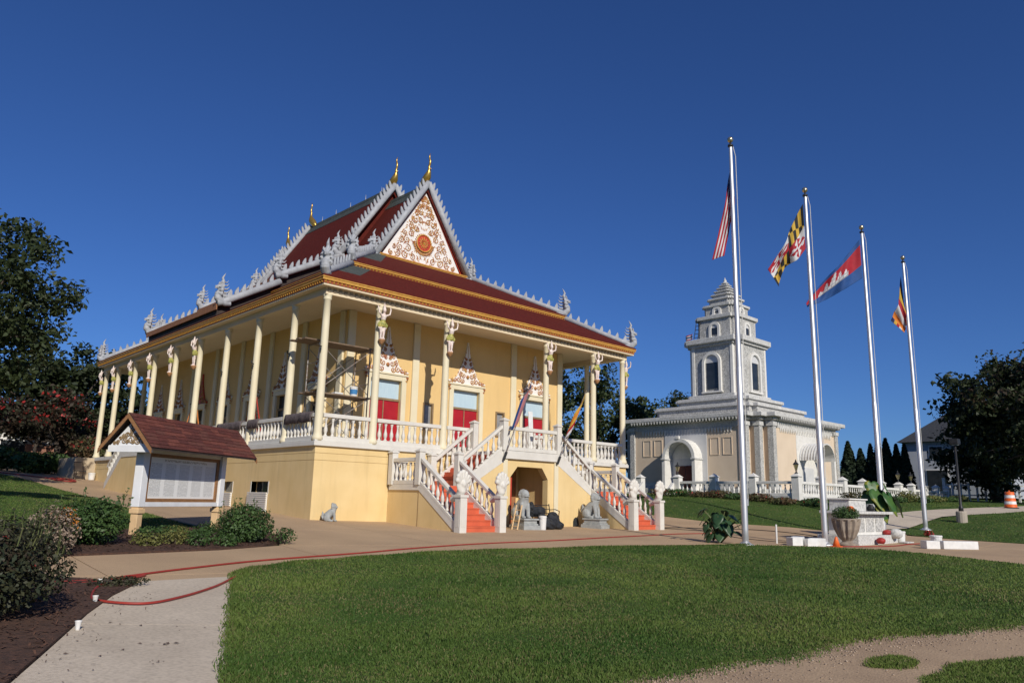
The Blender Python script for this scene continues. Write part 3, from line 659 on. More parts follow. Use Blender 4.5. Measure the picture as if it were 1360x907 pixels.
def balustrade(parent, p0, p1, za, zb=None, low=.14, high=.78, top=.92, sp=.265, w=.17, mesh=None, mname='white', name='balustrade'):
    zb = za if zb is None else zb; m = MB(); L = math.dist(p0, p1)
    obox(m, p0, p1, w-.03, za+.0, za+low, zb+.0, zb+low)
    o = m.build(name, mname, parent, bevel=.01)
    m = MB(); obox(m, p0, p1, w, za+high, za+top, zb+high, zb+top); m.build('handrail', mname, o, bevel=.018)
    n = max(1, round(L/sp))
    for i in range(n):
        t = (i+.5)/n; q = lerp(p0, p1, t); z = za+(zb-za)*t
        link('baluster', mesh or BM, o, (q[0], q[1], z+low-.01))
    return o
g = .15
for a, b in zip(FX, FX[1:]):
    if a < XC < b:
        balustrade(T, (a+g, -.02), (XC-1.46, -.02), DZ); balustrade(T, (XC+1.46, -.02), (b-g, -.02), DZ)
    else: balustrade(T, (a+g, -.02), (b-g, -.02), DZ)
for a, b in zip(SY[:7], SY[1:7]): balustrade(T, (-.02, a+g), (-.02, b-g), DZ)
for a, b in zip(SY[:4], SY[1:4]): balustrade(T, (TX+.02, a+g), (TX+.02, b-g), DZ)

# --- entrance landing with chamfered arch, twin stairs
LX0, LX1, LY = XC-1.48, XC+1.48, -2.09
mb = MB(); LB = 2.43
arch = [(LX0+.06, -.5), (LX0+.06, LB), (LX1-.06, LB), (LX1-.06, -.5), (XC+.95, -.5), (XC+.95, 1.72), (XC+.62, 2.16), (XC-.72, 2.16), (XC-1.08, 1.76), (XC-1.08, -.5)]
mb.prism(arch, 'xz', LY+.06, LY+.34); mb.box(LX0+.06, LX0+.3, LY+.34, -.11, -.5, LB); mb.box(LX1-.3, LX1-.06, LY+.34, -.11, -.5, LB)
porch = part(mb, 'porch', 'yellow')
for x0, x1 in ((LX0-.03, LX0+.2), (LX1-.2, LX1+.03)): part(MB().box(x0, x1, LY, LY+.2, -.5, LB), 'porch_post', 'cream', porch, bevel=.012)
part(MB().box(XC-1.02, XC-.90, LY+.16, LY+.28, -.3, 1.75), 'red_post', 'ped_red', porch, bevel=.01)
part(MB().box(LX0-.05, LX1+.05, LY-.06, -.201, LB, DZ-.012), 'landing_slab', 'white', porch, bevel=.012)
part(MB().box(XC-.05, XC+1.0, -.15, -.105, -.3, 2.05), 'inner_door', 'brown_fascia', porch, bevel=.01)
balustrade(T, (LX0+.12, LY+.04), (LX1-.12, LY+.04), DZ)
NEW = MB(); NEW.box(-.12,.12,-.12,.12,0,1.12); NEW.add([(-.15,-.15,1.12),(.15,-.15,1.12),(.15,.15,1.12),(-.15,.15,1.12),(-.15,-.15,1.16),(.15,-.15,1.16),(.15,.15,1.16),(-.15,.15,1.16),(0,0,1.25)], [(0,3,2,1),(0,1,5,4),(1,2,6,5),(2,3,7,6),(3,0,4,7),(4,5,8),(5,6,8),(6,7,8),(7,4,8)])
NEWEL = NEW.mesh('newel_post', 'white')
for x in (LX0, LX1): link('newel_post', NEWEL, T, (x, LY+.05, DZ-.012))
NB = MB(); NB.box(-.14,.14,-.14,.14,-.3,1.12); NB.box(-.09,.09,-.146,-.14,.2,1.0); NB.box(-.146,-.14,-.09,.09,.2,1.0); NB.box(.14,.146,-.09,.09,.2,1.0); NB.box(-.17,.17,-.17,.17,1.12,1.2); NBASE = NB.mesh('newel_post', 'white')
def hood_mesh():                                      # multi-headed serpent hood that ends each lower handrail
    m = MB(); m.tube([(0,.5,-.16),(0,.3,-.12),(0,.12,-.02),(0,.02,.12),(0,0,.3)], [.10,.11,.13,.15,.12], 10)
    m.ball((0,.0,.36), .24, .09, .34, 14, 10)
    for k in range(7):
        a = rad(-75+25*k); r = .25+.06*(1-abs(k-3)/3); c = (math.sin(a)*r, -.03, .36+math.cos(a)*(.31+.05*(1-abs(k-3)/3)))
        m.ball(c, .075, .085, .085, 8, 6); m.tube([(math.sin(a)*.1, -.02, .3), (math.sin(a)*.2, -.06, .36+math.cos(a)*.2), (c[0], c[1]-.05, c[2])], [.05,.05,.04], 6)
    m.ball((0,-.1,.34), .09, .06, .12, 8, 6)
    return bake_remesh(m, 'serpent_hood', 'white', .024, None, 1)
HOOD = hood_mesh()
IMZ = 1.35                                            # half landing level
def staircase(s):                                     # s=-1 left, +1 right of the axis
    mx = lambda x: XC+s*(XC-x)*-1 if s > 0 else x     # mirror
    def X(x): return x if s < 0 else TX-x
    def bx(mb, x0, x1, *r): a, b = sorted((X(x0), X(x1))); return mb.box(a, b, *r)
    lx0, lx1 = 2.87, 4.70; gr = -.5; gz0 = gz(X(3.8), -4.3)
    m = MB(); bx(m, lx0+.05, lx1, -1.95, -.11, gr, IMZ-.2); st = part(m, 'staircase', 'yellow')
    part(bx(MB(), lx0, lx1+.05, -2.0, -.21, IMZ-.2, IMZ), 'half_landing', 'white', st, bevel=.01)
    # lower flight, towards the viewer
    n = 8; rise = (IMZ-gz0)/n; run = 2.15/(n-1); y = -2.0
    for k in range(n-1):
        m = MB(); bx(m, lx0+.14, lx1-.12, y-(k+1)*run, y-k*run, gr, IMZ-(k+1)*rise); bx(m, lx0+.14, lx1-.12, y-(k+1)*run-.02, y-k*run, IMZ-(k+1)*rise-.04, IMZ-(k+1)*rise+.002); part(m, 'step', 'stair_red', st)
    yb = y-(n-1)*run-.1
    for xs_ in ((lx0, lx0+.13), (lx1-.12, lx1+.01)):
        m = MB(); a, b = sorted((X(xs_[0]+.02), X(xs_[1]-.02))); m.prism([(y+.001, gr), (yb+.2, gr), (yb+.2, gz0+.0), (y+.001, IMZ-.22)], 'yz', a, b); part(m, 'side_wall', 'yellow', st)
        m = MB(); a, b = sorted((X(xs_[0]), X(xs_[1]))); m.prism([(y+.0, IMZ-.2), (yb+.12, gz0-.06), (yb+.12, gz0+.2), (y, IMZ+.1)], 'yz', a, b); part(m, 'stringer', 'white', st, bevel=.008)
    m = MB(); bx(m, lx0+.15, lx1-.13, -2.002, -1.9, gr, IMZ-.003); part(m, 'riser', 'stair_red', st)
    for xc_ in (lx0+.065, lx1-.055):
        x = X(xc_); balustrade(T, (x, y-.1), (x, yb+.05), IMZ-.02, gz0+.12, low=.12)
        nb = link('newel_post', NBASE, T, (x, yb, gz0-.02)); link('serpent_hood', HOOD, nb, (x, yb-.02, gz0+1.19))
        link('newel_post', NEWEL, T, (x, y+.05, IMZ-.01))
    link('newel_post', NEWEL, T, (X(lx0+.065), -.32, IMZ-.01)); balustrade(T, (X(lx0+.065), -.44), (X(lx0+.065), y+.2), IMZ)
    balustrade(T, (X(lx0+.2), -.3), (X(3.55), -.3), IMZ)
    # upper flight, along the front
    n2 = 8; rise2 = (DZ-IMZ)/n2; ux0, ux1 = lx1, (LX0 if s < 0 else LX0); run2 = (ux1-ux0)/(n2-1)
    for k in range(n2-1):
        m = MB(); bx(m, ux0+k*run2, ux0+(k+1)*run2, LY+.14, -.30, gr if k > 0 else gr, IMZ+(k+1)*rise2); part(m, 'step', 'stair_red', st)
    for y0, y1, yy in ((LY+.005, LY+.135, LY+.07), (-.30, -.205, -.26)):
        m = MB(); poly = [(X(ux0-.02), gr), (X(ux1), gr), (X(ux1), DZ-.42), (X(ux0-.02), IMZ-.2)]; m.prism(poly, 'xz', y0+.015, y1-.015); part(m, 'side_wall', 'yellow', st)
        m = MB(); m.prism([(X(ux0), IMZ-.22), (X(ux1), DZ-.44), (X(ux1), DZ+.14), (X(ux0), IMZ+.16)], 'xz', y0, y1); part(m, 'stringer', 'white', st, bevel=.008)
        balustrade(T, (X(ux0+.08), yy), (X(ux1-.1), yy), IMZ+.06, DZ+.02, low=.12)
        if yy > -1: link('newel_post', NEWEL, T, (X(ux1), yy-.02, DZ-.012)); link('newel_post', NEWEL, T, (X(ux0), yy-.02, IMZ-.01))
    return st
SL = staircase(-1); SR = staircase(1)
SL['label'] = 'left staircase turning from the landing to the viewer'; SR['label'] = 'right staircase turning from the landing to the viewer'
# small arched vent in the right stair wall
m = MB(); m.prism([(10.62,-.3),(10.95,-.3),(10.95,.1),(10.9,.22),(10.78,.28),(10.67,.22),(10.62,.1)], 'xz', LY+.002, LY+.018); part(m, 'arched_vent', 'glass_dark', SR)

# --- back stair down the left flank
gb = gz(-1.2, 18.9); m = MB(); m.prism([(9.0, .1), (18.9, .1), (18.9, gb+.02), (16.8, 2.5), (9.0, 2.5)], 'yz', -1.25, -1.1); bs = part(m, 'back_staircase', 'yellow')
m = MB(); m.prism([(9.0, 2.5), (16.75, 2.5), (18.95, gb-.05), (18.95, gb+.3), (16.9, 2.8), (9.0, 2.8)], 'yz', -1.28, -1.08); part(m, 'stringer', 'white', bs)
balustrade(T, (-1.18, 16.85), (-1.18, 18.9), 2.76, gb+.25); balustrade(T, (-1.18, 9.1), (-1.18, 16.75), 2.75)
for k in range(9): part(MB().box(-1.075, -.21, 16.9+k*.22, 16.9+(k+1)*.22, .1, 2.6-(2.6-gb)*(k+1)/10), 'step', 'white', bs)
part(MB().box(-1.245, -.101, 8.99, 9.2, .1, 2.54), 'end_wall', 'yellow', bs); part(MB().box(-1.07, -.21, 9.2, 16.9, 2.4, 2.7), 'stair_landing', 'white', bs)
part(MB().box(-1.262, -1.252, 13.6, 14.2, 1.0, 2.0), 'grille', 'frame_brown', bs)
# ---------------------------------------------------------------- temple roof
Y1, Y2, Y3, Y4 = 5.78, 8.75, 17.7, 20.6
roof = T
def rp(mb, name, m, **k): return mb.build(name, m, roof, **k)
# eave fascias
def fascia(x0, x1, y0, y1, z0, h, beads=True, sides='FLRB'):
    for s in sides:
        if s in 'FB':
            y = y0 if s == 'F' else y1; d = -1 if s == 'F' else 1; a, b = x0, x1
            def bx(mb, o0, o1, za, zb, e): yy = sorted((y+d*o0, y+d*o1)); return mb.box(a-e, b+e, yy[0], yy[1], za, zb)
        else:
            x = x0 if s == 'L' else x1; d = -1 if s == 'L' else 1; a, b = y0, y1
            def bx(mb, o0, o1, za, zb, e): xx = sorted((x+d*o0, x+d*o1)); return mb.box(xx[0], xx[1], a-e, b+e, za, zb)
        ex = 0 if s in 'LR' else .0
        f = rp(bx(MB(), -.06, .0, z0, z0+h*.42, -.001 if s in 'LR' else .0), 'fascia', 'red_trim')
        bx(MB(), -.05, .055, z0+h*.42, z0+h*.8, .0 if s in 'LR' else .055).build('moulding', 'gold_trim', f, bevel=.02)
        bx(MB(), -.05, .08, z0+h*.8, z0+h, .0 if s in 'LR' else .08).build('moulding', 'gold_trim', f, bevel=.012)
        if beads and s in 'FL':
            m = MB(); n = int((b-a)/.16)
            for i in range(n):
                t = a+(i+.5)*(b-a)/n
                c = (t, y-.01, z0+h*.19) if s == 'F' else (x-.01, t, z0+h*.19)
                r = .052; m.add([(c[0]-r,c[1]-(0 if s == 'F' else r)*0,c[2]) if s == 'F' else (c[0],c[1]-r,c[2]), (c[0],c[1],c[2]-r*.9), (c[0]+r,c[1],c[2]) if s == 'F' else (c[0],c[1]+r,c[2]), (c[0],c[1],c[2]+r*.9), (c[0],c[1]-.05,c[2]) if s == 'F' else (c[0]-.05,c[1],c[2])], [(0,1,4),(1,2,4),(2,3,4),(3,0,4)])
            o = m.build('bead_row', 'gold_trim', f); o['kind'] = 'stuff'
fascia(-ov, TX+ov, -ov, TL+ov, 8.13, .23)
fascia(2.0, TX-2.0, 2.0, TL-2.0, 9.80, .19)
def hip(name, o, i, z0, z1, th=.1, m='roof_red'):       # o, i = (x0,x1,y0,y1)
    def q(r, z): return [(r[0],r[2],z),(r[1],r[2],z),(r[1],r[3],z),(r[0],r[3],z)]
    mb = MB(); V = q(o, z0)+q(i, z1)+q(o, z0-th)+q(i, z1-th)
    F = [(k, (k+1) % 4, (k+1) % 4+4, k+4) for k in range(4)]+[(k+8, k+12, (k+1) % 4+12, (k+1) % 4+8) for k in range(4)]+[(k, k+8, (k+1) % 4+8, (k+1) % 4) for k in range(4)]
    mb.add(V, F); return rp(mb, name, m)
hip('roof_tier', (-ov-.06, TX+ov+.06, -ov-.06, TL+ov+.06), (2.3, TX-2.3, 2.3, TL-2.3), 8.42, 10.0)
hip('roof_tier', (1.94, TX-1.94, 1.94, TL-1.94), (5.5, TX-5.5, Y1-.1, Y4+.1), 10.05, 12.0)
# slate flashing strips along the hips
def strip(a, b, w0, w1, side, n, lift=.012):            # flat strip next to a hip line, on the front slope
    mb = MB(); a, b = Vector(a), Vector(b); s = Vector(side)
    up = Vector(n)*lift; mb.add([a+up, a+s*w0+up, b+s*w1+up, b+up, a+up*.2, a+s*w0+up*.2, b+s*w1+up*.2, b+up*.2], [(0,1,2,3),(4,7,6,5),(0,4,5,1),(1,5,6,2),(2,6,7,3),(3,7,4,0)]); rp(mb, 'hip_flashing', 'roof_slate')
strip((-ov, -ov, 8.43), (2.3, 2.3, 10.005), 1.1, .9, (1,0,0), (0,-.5,.85)); strip((2.0, 2.0, 10.06), (5.5, Y1-.1, 12.0), 1.2, .5, (1,0,0), (0,-.5,.85))
# dark undercourse at the lower edge of the tiers
# raised middle bays of the skirts
def side_roof(xa, za, xb, zb, th=.14):
    for sg in (0, 1):
        f = (lambda x: x) if not sg else (lambda x: TX-x)
        mb = MB(); mb.prism([(f(xa), za), (f(xb), zb), (f(xb), zb-th), (f(xa), za-th)], 'xz', Y2, Y3); rp(mb, 'raised_roof', 'roof_red')
        mb = MB(); a, b = sorted((f(xa-.05), f(xa-.001))); mb.box(a, b, Y2-.02, Y3+.02, za-.24, za+.01); rp(mb, 'raised_fascia', 'brown_fascia')
        mb = MB(); a, b = sorted((f(xa+.02), f(xb))); mb.prism([(f(xa+.05), za-th-.001), (f(xb), zb-th-.001), (f(xb), zb-.62), (f(xa+.05), za-.5)], 'xz', Y2+.12, Y3-.12); rp(mb, 'raised_riser', 'roof_dark')
side_roof(-ov-.05, 8.93, 2.4, 10.62); side_roof(1.95, 10.62, 5.7, 12.72)
# steep gabled roofs
def steep(y0, y1, hb, zb, za, name):
    th = .16; k = (za-zb)/hb
    for sg in (-1, 1):
        mb = MB(); mb.prism([(XC+sg*hb, zb), (XC, za), (XC, za-th*2), (XC+sg*(hb-.08), zb-.12)], 'xz', y0, y1); r = rp(mb, name, 'roof_red')
        mb = MB(); nx, nz = sg*.86*.02, .5*.02; w = .36
        mb.prism([(XC+sg*.02+nx, za-.02*k+nz), (XC+sg*w+nx, za-w*k+nz), (XC+sg*w, za-w*k-.01), (XC+sg*.02, za-.05)], 'xz', y0+.02, y1-.02); mb.build('ridge_flashing', 'roof_slate', r)
    mb = MB(); mb.prism([(XC-.1, za-.1), (XC+.1, za-.1), (XC+.05, za+.09), (XC-.05, za+.09)], 'xz', y0+.05, y1-.05); rp(mb, 'ridge_cap', 'roof_slate')
steep(Y1-.05, Y4+.05, 2.78, 11.9, 16.24, 'gable_roof'); steep(Y2, Y3, 2.98, 12.45, 17.02, 'gable_roof')
mb = MB(); mb.prism([(XC-2.7, 12.0), (XC+2.7, 12.0), (XC, 16.1)], 'xz', Y1+.25, Y1+.35); rp(mb, 'gable_backing', 'ped_red')
for y in (Y4-.35, Y2+.2, Y3-.3): mb = MB(); mb.prism([(XC-2.8, 12.2), (XC+2.8, 12.2), (XC, 16.75 if y != Y4-.35 else 16.0)], 'xz', y, y+.1); rp(mb, 'gable_backing', 'roof_red')
# front pediment
PY = Y1+.08
mb = MB(); mb.prism([(XC-2.36, 12.14), (XC+2.36, 12.14), (XC, 15.98)], 'xz', PY, PY+.1); ped = rp(mb, 'pediment', 'ped_white')
o = Vector((XC, PY, 12.14)); u, v, n = UX, Vector((0,0,1)), NY
m2 = MB()
SC = [(.62,.22,.17,1),(1.05,.24,.2,-1),(1.5,.22,.18,1),(1.88,.18,.14,-1),(.92,.62,.2,1),(1.38,.58,.19,-1),(1.72,.5,.12,1),(.98,1.05,.2,-1),(1.32,.95,.16,1),(.78,1.42,.2,1),(1.12,1.38,.15,-1),(.42,1.72,.18,-1),(.80,1.82,.18,1),(.55,2.15,.19,-1),(.26,2.2,.16,1),(.48,2.55,.16,1),(.22,2.62,.15,-1),(.34,2.92,.13,1),(.14,3.0,.1,-1),(.18,3.28,.1,1),(.0,3.5,.06,1)]
for x, z, r, h in SC:
    for sg in ((1, -1) if x else (1,)): scroll(m2, o, u, v, n, (sg*x, z), r, 1.4, 1.2 if sg > 0 else math.pi-1.2, h*sg, .026, .012)
g_ = random.Random(5)
for _ in range(300):
    z = g_.random()*3.5; hw = 2.2*(1-z/3.84)-.1
    if hw < .08: continue
    x = g_.random()*hw
    if x*x+(z-1.05)**2 < .36: continue
    a = g_.random()*6.28; L = .10+.10*g_.random()
    for sg in (1, -1): leafblob(m2, o, u, v, n, (sg*x, z), L, a if sg > 0 else math.pi-a, .004)
m2.build('gilt_scrolls', 'ped_gold', ped, smooth=True)
c = Vector((XC, PY-.005, 13.2)); m3 = MB()
def disc(mb, c, r, d, n=28): mb.prism([(c.x+r*math.cos(2*math.pi*i/n), c.z+r*math.sin(2*math.pi*i/n)) for i in range(n)], 'xz', c.y-d, c.y)
disc(m3, c, .43, .05); med = m3.build('medallion', 'ped_red', roof)
m3 = MB()
for r, t in ((.43,.035), (.2,.018)): m3.tube([(c.x+r*math.cos(2*math.pi*i/32), c.y-.06, c.z+r*math.sin(2*math.pi*i/32)) for i in range(33)], t, 6)
for i in range(12):
    a = 2*math.pi*i/12; m3.tube([(c.x+.05*math.cos(a), c.y-.06, c.z+.05*math.sin(a)), (c.x+.32*math.cos(a), c.y-.06, c.z+.32*math.sin(a))], [.012,.02], 5)
m3.ball((c.x, c.y-.06, c.z), .05, n=8, m=5); m3.build('wheel', 'gold_trim', med, smooth=True)
m3 = MB()
for i in range(22):
    a = math.pi*(1.02+.96*i/21); leafblob(m3, c, u, v, n, (.57*math.cos(a), .58*math.sin(a)), .2, a, .02, .6)
for i in range(26):
    a = 2*math.pi*i/26; leafblob(m3, c, u, v, n, (.5*math.cos(a), .5*math.sin(a)), .1, a, .02, .6)
m3.build('flame_ring', 'ped_gold', med)
for sg in (-1, 1):
    mb = MB(); a0, a1 = Vector((XC+sg*2.62, PY-.03, 12.08)), Vector((XC, PY-.03, 16.24)); d = Vector((-sg*.86, 0, -.5))*.14
    mb.hexa([a0+d+Vector((0,.12,0)), a1+Vector((0,0,-.3))+Vector((0,.12,0)), a1+Vector((0,.12,0)), a0+Vector((0,.12,0)), a0+d, a1+Vector((0,0,-.3)), a1, a0]); mb.build('frame', 'ped_red', ped)
mb = MB(); mb.box(XC-2.5, XC+2.5, PY-.05, PY+.08, 12.02, 12.16); mb.build('frame', 'ped_red', ped)
mb = MB(); mb.box(XC-2.75, XC+2.75, Y1-.2, Y1-.05, 11.86, 11.99); mb.box(XC-2.75, XC+2.75, Y1-.23, Y1-.03, 11.99, 12.06); rp(mb, 'gable_cornice', 'gold_trim', bevel=.02)

# serpent bodies along verges and hips, with flame fins
def fin_mesh(lean=.16):
    pr = [(-.10,-.03),(.12,-.03),(.11,.06),(.07+lean*.25,.17),(lean*.75,.30),(lean*1.15-.02,.34),(lean*.9-.05,.24),(lean*.5-.08,.12)]
    mb = MB(); k = len(pr); mb.add([(x,-.035,z) for x, z in pr]+[(x,.035,z) for x, z in pr], [tuple(range(k)), tuple(range(2*k-1, k-1, -1))]+[(i, i+k, (i+1) % k+k, (i+1) % k) for i in range(k)])
    return mb.mesh('fin', 'naga_grey')
FIN, FINH = fin_mesh(-.2), fin_mesh(-.03)
def body(pts, r=.15, fins=.36, mesh=None, name='serpent_verge', upref=None, skip=0):
    mb = MB(); mb.tube(pts, r, 10); o = rp(mb, name, 'naga_grey', smooth=True); acc = skip
    for a, b in zip(pts, pts[1:]):
        a, b = Vector(a), Vector(b); L = (b-a).length; d = (b-a).normalized()
        up = Vector((0,0,1)) if upref is None else Vector(upref); z = (up-d*up.dot(d)).normalized(); y = z.cross(d)
        while acc < L:
            p = a+d*acc+z*(r*.9); f = link('fin', mesh or FIN, o, p); f.rotation_euler = Matrix((d, y, z)).transposed().to_euler(); f.scale = (.8, 1, .72+.1*random.random()); acc += fins
        acc -= L
    return o
def naga_mesh():
    m = MB()
    m.tube([(0,.42,.02),(0,.2,.0),(0,-.02,.06),(0,-.15,.2),(0,-.15,.36),(0,-.06,.5),(0,-.07,.62)], [.12,.15,.17,.17,.15,.13,.12], 12)
    m.ball((0,-.12,.68), .12, .16, .11, 10, 8); m.tube([(0,-.2,.66),(0,-.32,.70)], [.07,.025], 7)               # head, snout
    m.tube([(0,-.24,.62),(0,-.34,.60)], [.04,.015], 6)                                                          # jaw
    m.tube([(0,-.08,.74),(0,-.03,.86),(0,.03,.98),(0,-.02,1.10),(0,.03,1.22),(0,.10,1.36)], [.11,.10,.075,.055,.035,.008], 8)   # flame crown
    for z, L, t in ((.12,.26,.07),(.30,.30,.075),(.46,.30,.07),(.62,.30,.065),(.78,.24,.05),(.92,.18,.04)):
        m.tube([(0,.0,z),(0,.16+L*.2,z+.02),(0,.16+L*.55,z+.16)], [t,t*.7,.008], 6)                              # back flames
    for s in (-1, 1):
        for z, w in ((.36,.24),(.52,.27),(.66,.22)):
            m.ball((s*w*.62, -.06, z), .10, .08, .10, 8, 6); m.tube([(s*w*.6,-.1,z),(s*w*.72,-.2,z+.01)], [.05,.02], 6); m.tube([(s*w*.62,-.04,z+.06),(s*w*.8,0,z+.2),(s*w*.75,.02,z+.27)], [.05,.03,.006], 6)
        m.tube([(s*.08,-.13,.78),(s*.13,-.1,.9),(s*.1,-.06,1.0)], [.04,.03,.006], 6)
    for z in (.14,.24,.34): m.ball((0,-.27+abs(z-.24)*.3,z), .12, .04, .035, 8, 5)                              # belly rolls
    return bake_remesh(m, 'serpent_head', 'naga_grey', .02, None, 1)
NAGA = naga_mesh()
def naga(p, ang, s=1.0, parent=None):                   # ang: heading, 0 faces -Y, +90deg faces +X
    o = link('serpent_head', NAGA, parent or roof, p); o.rotation_euler.z = ang; o.scale = (s,)*3; return o
def mirY(y): return TL-y
for sg in (-1, 1):
    f = (lambda x: x) if sg < 0 else (lambda x: TX-x); ang = lambda a: a if sg < 0 else -a
    # hips, front and back
    for bk in (0, 1):
        g2 = (lambda y: y) if not bk else (lambda y: TL-y); yb1 = Y1-.15 if not bk else TL-(Y4+.15)
        h = (lambda a: ang(a)) if not bk else (lambda a: ang(math.pi-a))
        b1 = body([(f(2.2), g2(2.2), 10.02), (f(-ov+.25), g2(-ov+.25), 8.66), (f(-ov+.02), g2(-ov+.02), 8.52)], .13, .42, FINH, 'serpent_hip', skip=.5); naga((f(-ov+.12), g2(-ov+.12), 8.5), h(-rad(45)), 1.0, b1)
        b2 = body([(f(5.35), g2(yb1+.1), 12.06), (f(2.1), g2(2.1), 10.2), (f(1.95), g2(1.95), 10.1)], .13, .42, FINH, 'serpent_hip', skip=.6); naga((f(2.05), g2(2.05), 10.12), h(-rad(45)), 1.0, b2)
    for y, zt, zb, hb, s_ in ((Y1-.12, 16.36, 11.98, 2.80, 0), (Y2-.1, 17.14, 12.62, 2.98, 1), (Y3+.1, 17.14, 12.62, 2.98, 1), (Y4+.12, 16.36, 11.98, 2.80, 0)):
        pts = [(XC, y, zt), (f(XC-hb), y, zb)]
        if s_: pts += [(f(XC-hb-.28), y, zb-.33)]
        else: pts += [(f(XC-hb-.25), y, zb-.22)]
        b = body([pts[0], pts[1]], .15, .31, FIN, 'serpent_verge', skip=.3); body(pts[1:], .15, 9, FIN, 'serpent_verge', skip=9)
        naga((f(XC-hb-.18), y, zb-.1), ang(-rad(90)), .95, b)
        if s_:
            b = body([(f(5.05), y, 12.38), (f(2.25), y, 10.86), (f(2.0), y, 10.78)], .16, .36, FIN, 'serpent_verge', skip=.4); naga((f(2.15), y, 10.82), ang(-rad(90)), 1.0, b)
            b = body([(f(2.25), y, 10.52), (f(-ov+.15), y, 9.05), (f(-ov-.1), y, 8.97)], .16, .36, FIN, 'serpent_verge', skip=.4); naga((f(-ov+.05), y, 9.0), ang(-rad(90)), 1.0, b)
def chofa_mesh():
    m = MB(); P = [(0,.72,-.22),(0,.48,-.02),(0,.28,.14),(0,.10,.32),(0,.0,.52),(0,-.03,.66),(0,-.0,.8),(0,-.06,.95),(0,-.08,1.08),(0,-.02,1.24),(0,.0,1.36),(0,-.05,1.52)]
    R = [.10,.17,.21,.19,.115,.075,.06,.058,.052,.045,.035,.01]; m.tube(P, R, 12); m.tube([(0,-.06,.62),(0,-.16,.70)], [.06,.012], 6); return m.mesh('golden_finial', 'gilt', True)
CH = chofa_mesh()
for y, z, a in ((Y1-.1, 16.42, 0), (Y2-.1, 17.2, 0), (Y3+.1, 17.2, math.pi), (Y4+.1, 16.42, math.pi)):
    o = link('golden_finial', CH, roof, (XC, y, z)); o.rotation_euler.z = a
for i in range(5):                                      # slender lightning spikes on the ridge
    y = Y2+1.2+i*1.6; mb = MB(); mb.tube([(XC, y, 17.05), (XC, y, 17.42)], [.03,.008], 6); rp(mb, 'ridge_spike', 'naga_grey')
# ---------------------------------------------------------------- stone stupa hall
SX, SYc = 39.0, 7.7
HX, HY = 6.0, 6.2                                       # half extents of the cross-shaped plan
FZ = 1.45                                               # terrace level
stupa = thing('stupa_hall', 'grey stone stupa hall with cross-shaped plan and stepped tower', 'stupa', (SX, SYc, FZ))
U = stupa
def sp(mb, name, m, parent=U, **k): return mb.build(name, m, parent, **k)
def redent(h, c, n, dx=0, dy=0):                        # plan with n steps cut from every corner; h half size, c total cut
    q = []; s = c/n
    for k in range(n): q += [(h-c+k*s, h-k*s), (h-c+(k+1)*s, h-k*s)]
    q.append((h, h-c))                                  # first quadrant from top to right
    pts = []
    for rot in range(4):
        for x, y in q:
            for _ in range(rot): x, y = y, -x
            pts.append((x, y))
    out = []
    for p in pts:
        if not out or math.dist(p, out[-1]) > 1e-6: out.append(p)
    if math.dist(out[0], out[-1]) < 1e-6: out.pop()
    return [(SX+x, SYc+y) for x, y in out]
def slab(name, h, c, n, z0, z1, m, parent=U, **k): return sp(MB().prism(redent(h, c, n), 'xy', z0, z1), name, m, parent, **k)
H, CUT, NS = 6.1, 1.9, 3
slab('plinth', H+.25, CUT, NS, FZ-.6, FZ+.55, 'stone', bevel=.03)
slab('wall', H-.14, CUT, NS, FZ+.55, 6.35, 'peach')
slab('frieze', H-.10, CUT, NS, 6.1, 6.55, 'stone_light')
slab('cornice', H+.12, CUT, NS, 6.55, 6.75, 'stone', bevel=.03); co = slab('cornice', H+.42, CUT, NS, 6.75, 7.02, 'stone_light', bevel=.03)
# pilasters on each outward corner of the plan
P_ = redent(H, CUT, NS)
def inside(p): return inpoly(np.array([p]), P_)[0]
for i, p in enumerate(P_):
    a, b = P_[i-1], P_[(i+1) % len(P_)]
    da = Vector((a[0]-p[0], a[1]-p[1])).normalized(); db = Vector((b[0]-p[0], b[1]-p[1])).normalized()
    if not inside((p[0]+(da.x+db.x)*.05, p[1]+(da.y+db.y)*.05)): continue
    if p[0] > SX+4.5 and p[1] > SYc+3: continue
    w = .42; xs_ = sorted((p[0], p[0]+(da.x+db.x)*w)); ys_ = sorted((p[1], p[1]+(da.y+db.y)*w))
    pl = sp(MB().box(xs_[0], xs_[1], ys_[0], ys_[1], FZ+.551, 6.40), 'corner_pilaster', 'stone', bevel=.02)
    sp(MB().box(xs_[0]-.06, xs_[1]+.06, ys_[0]-.06, ys_[1]+.06, FZ+.552, FZ+.85), 'base', 'stone_light', pl, bevel=.02); sp(MB().box(xs_[0]-.06, xs_[1]+.06, ys_[0]-.06, ys_[1]+.06, 6.15, 6.42), 'capital', 'stone_light', pl, bevel=.02)
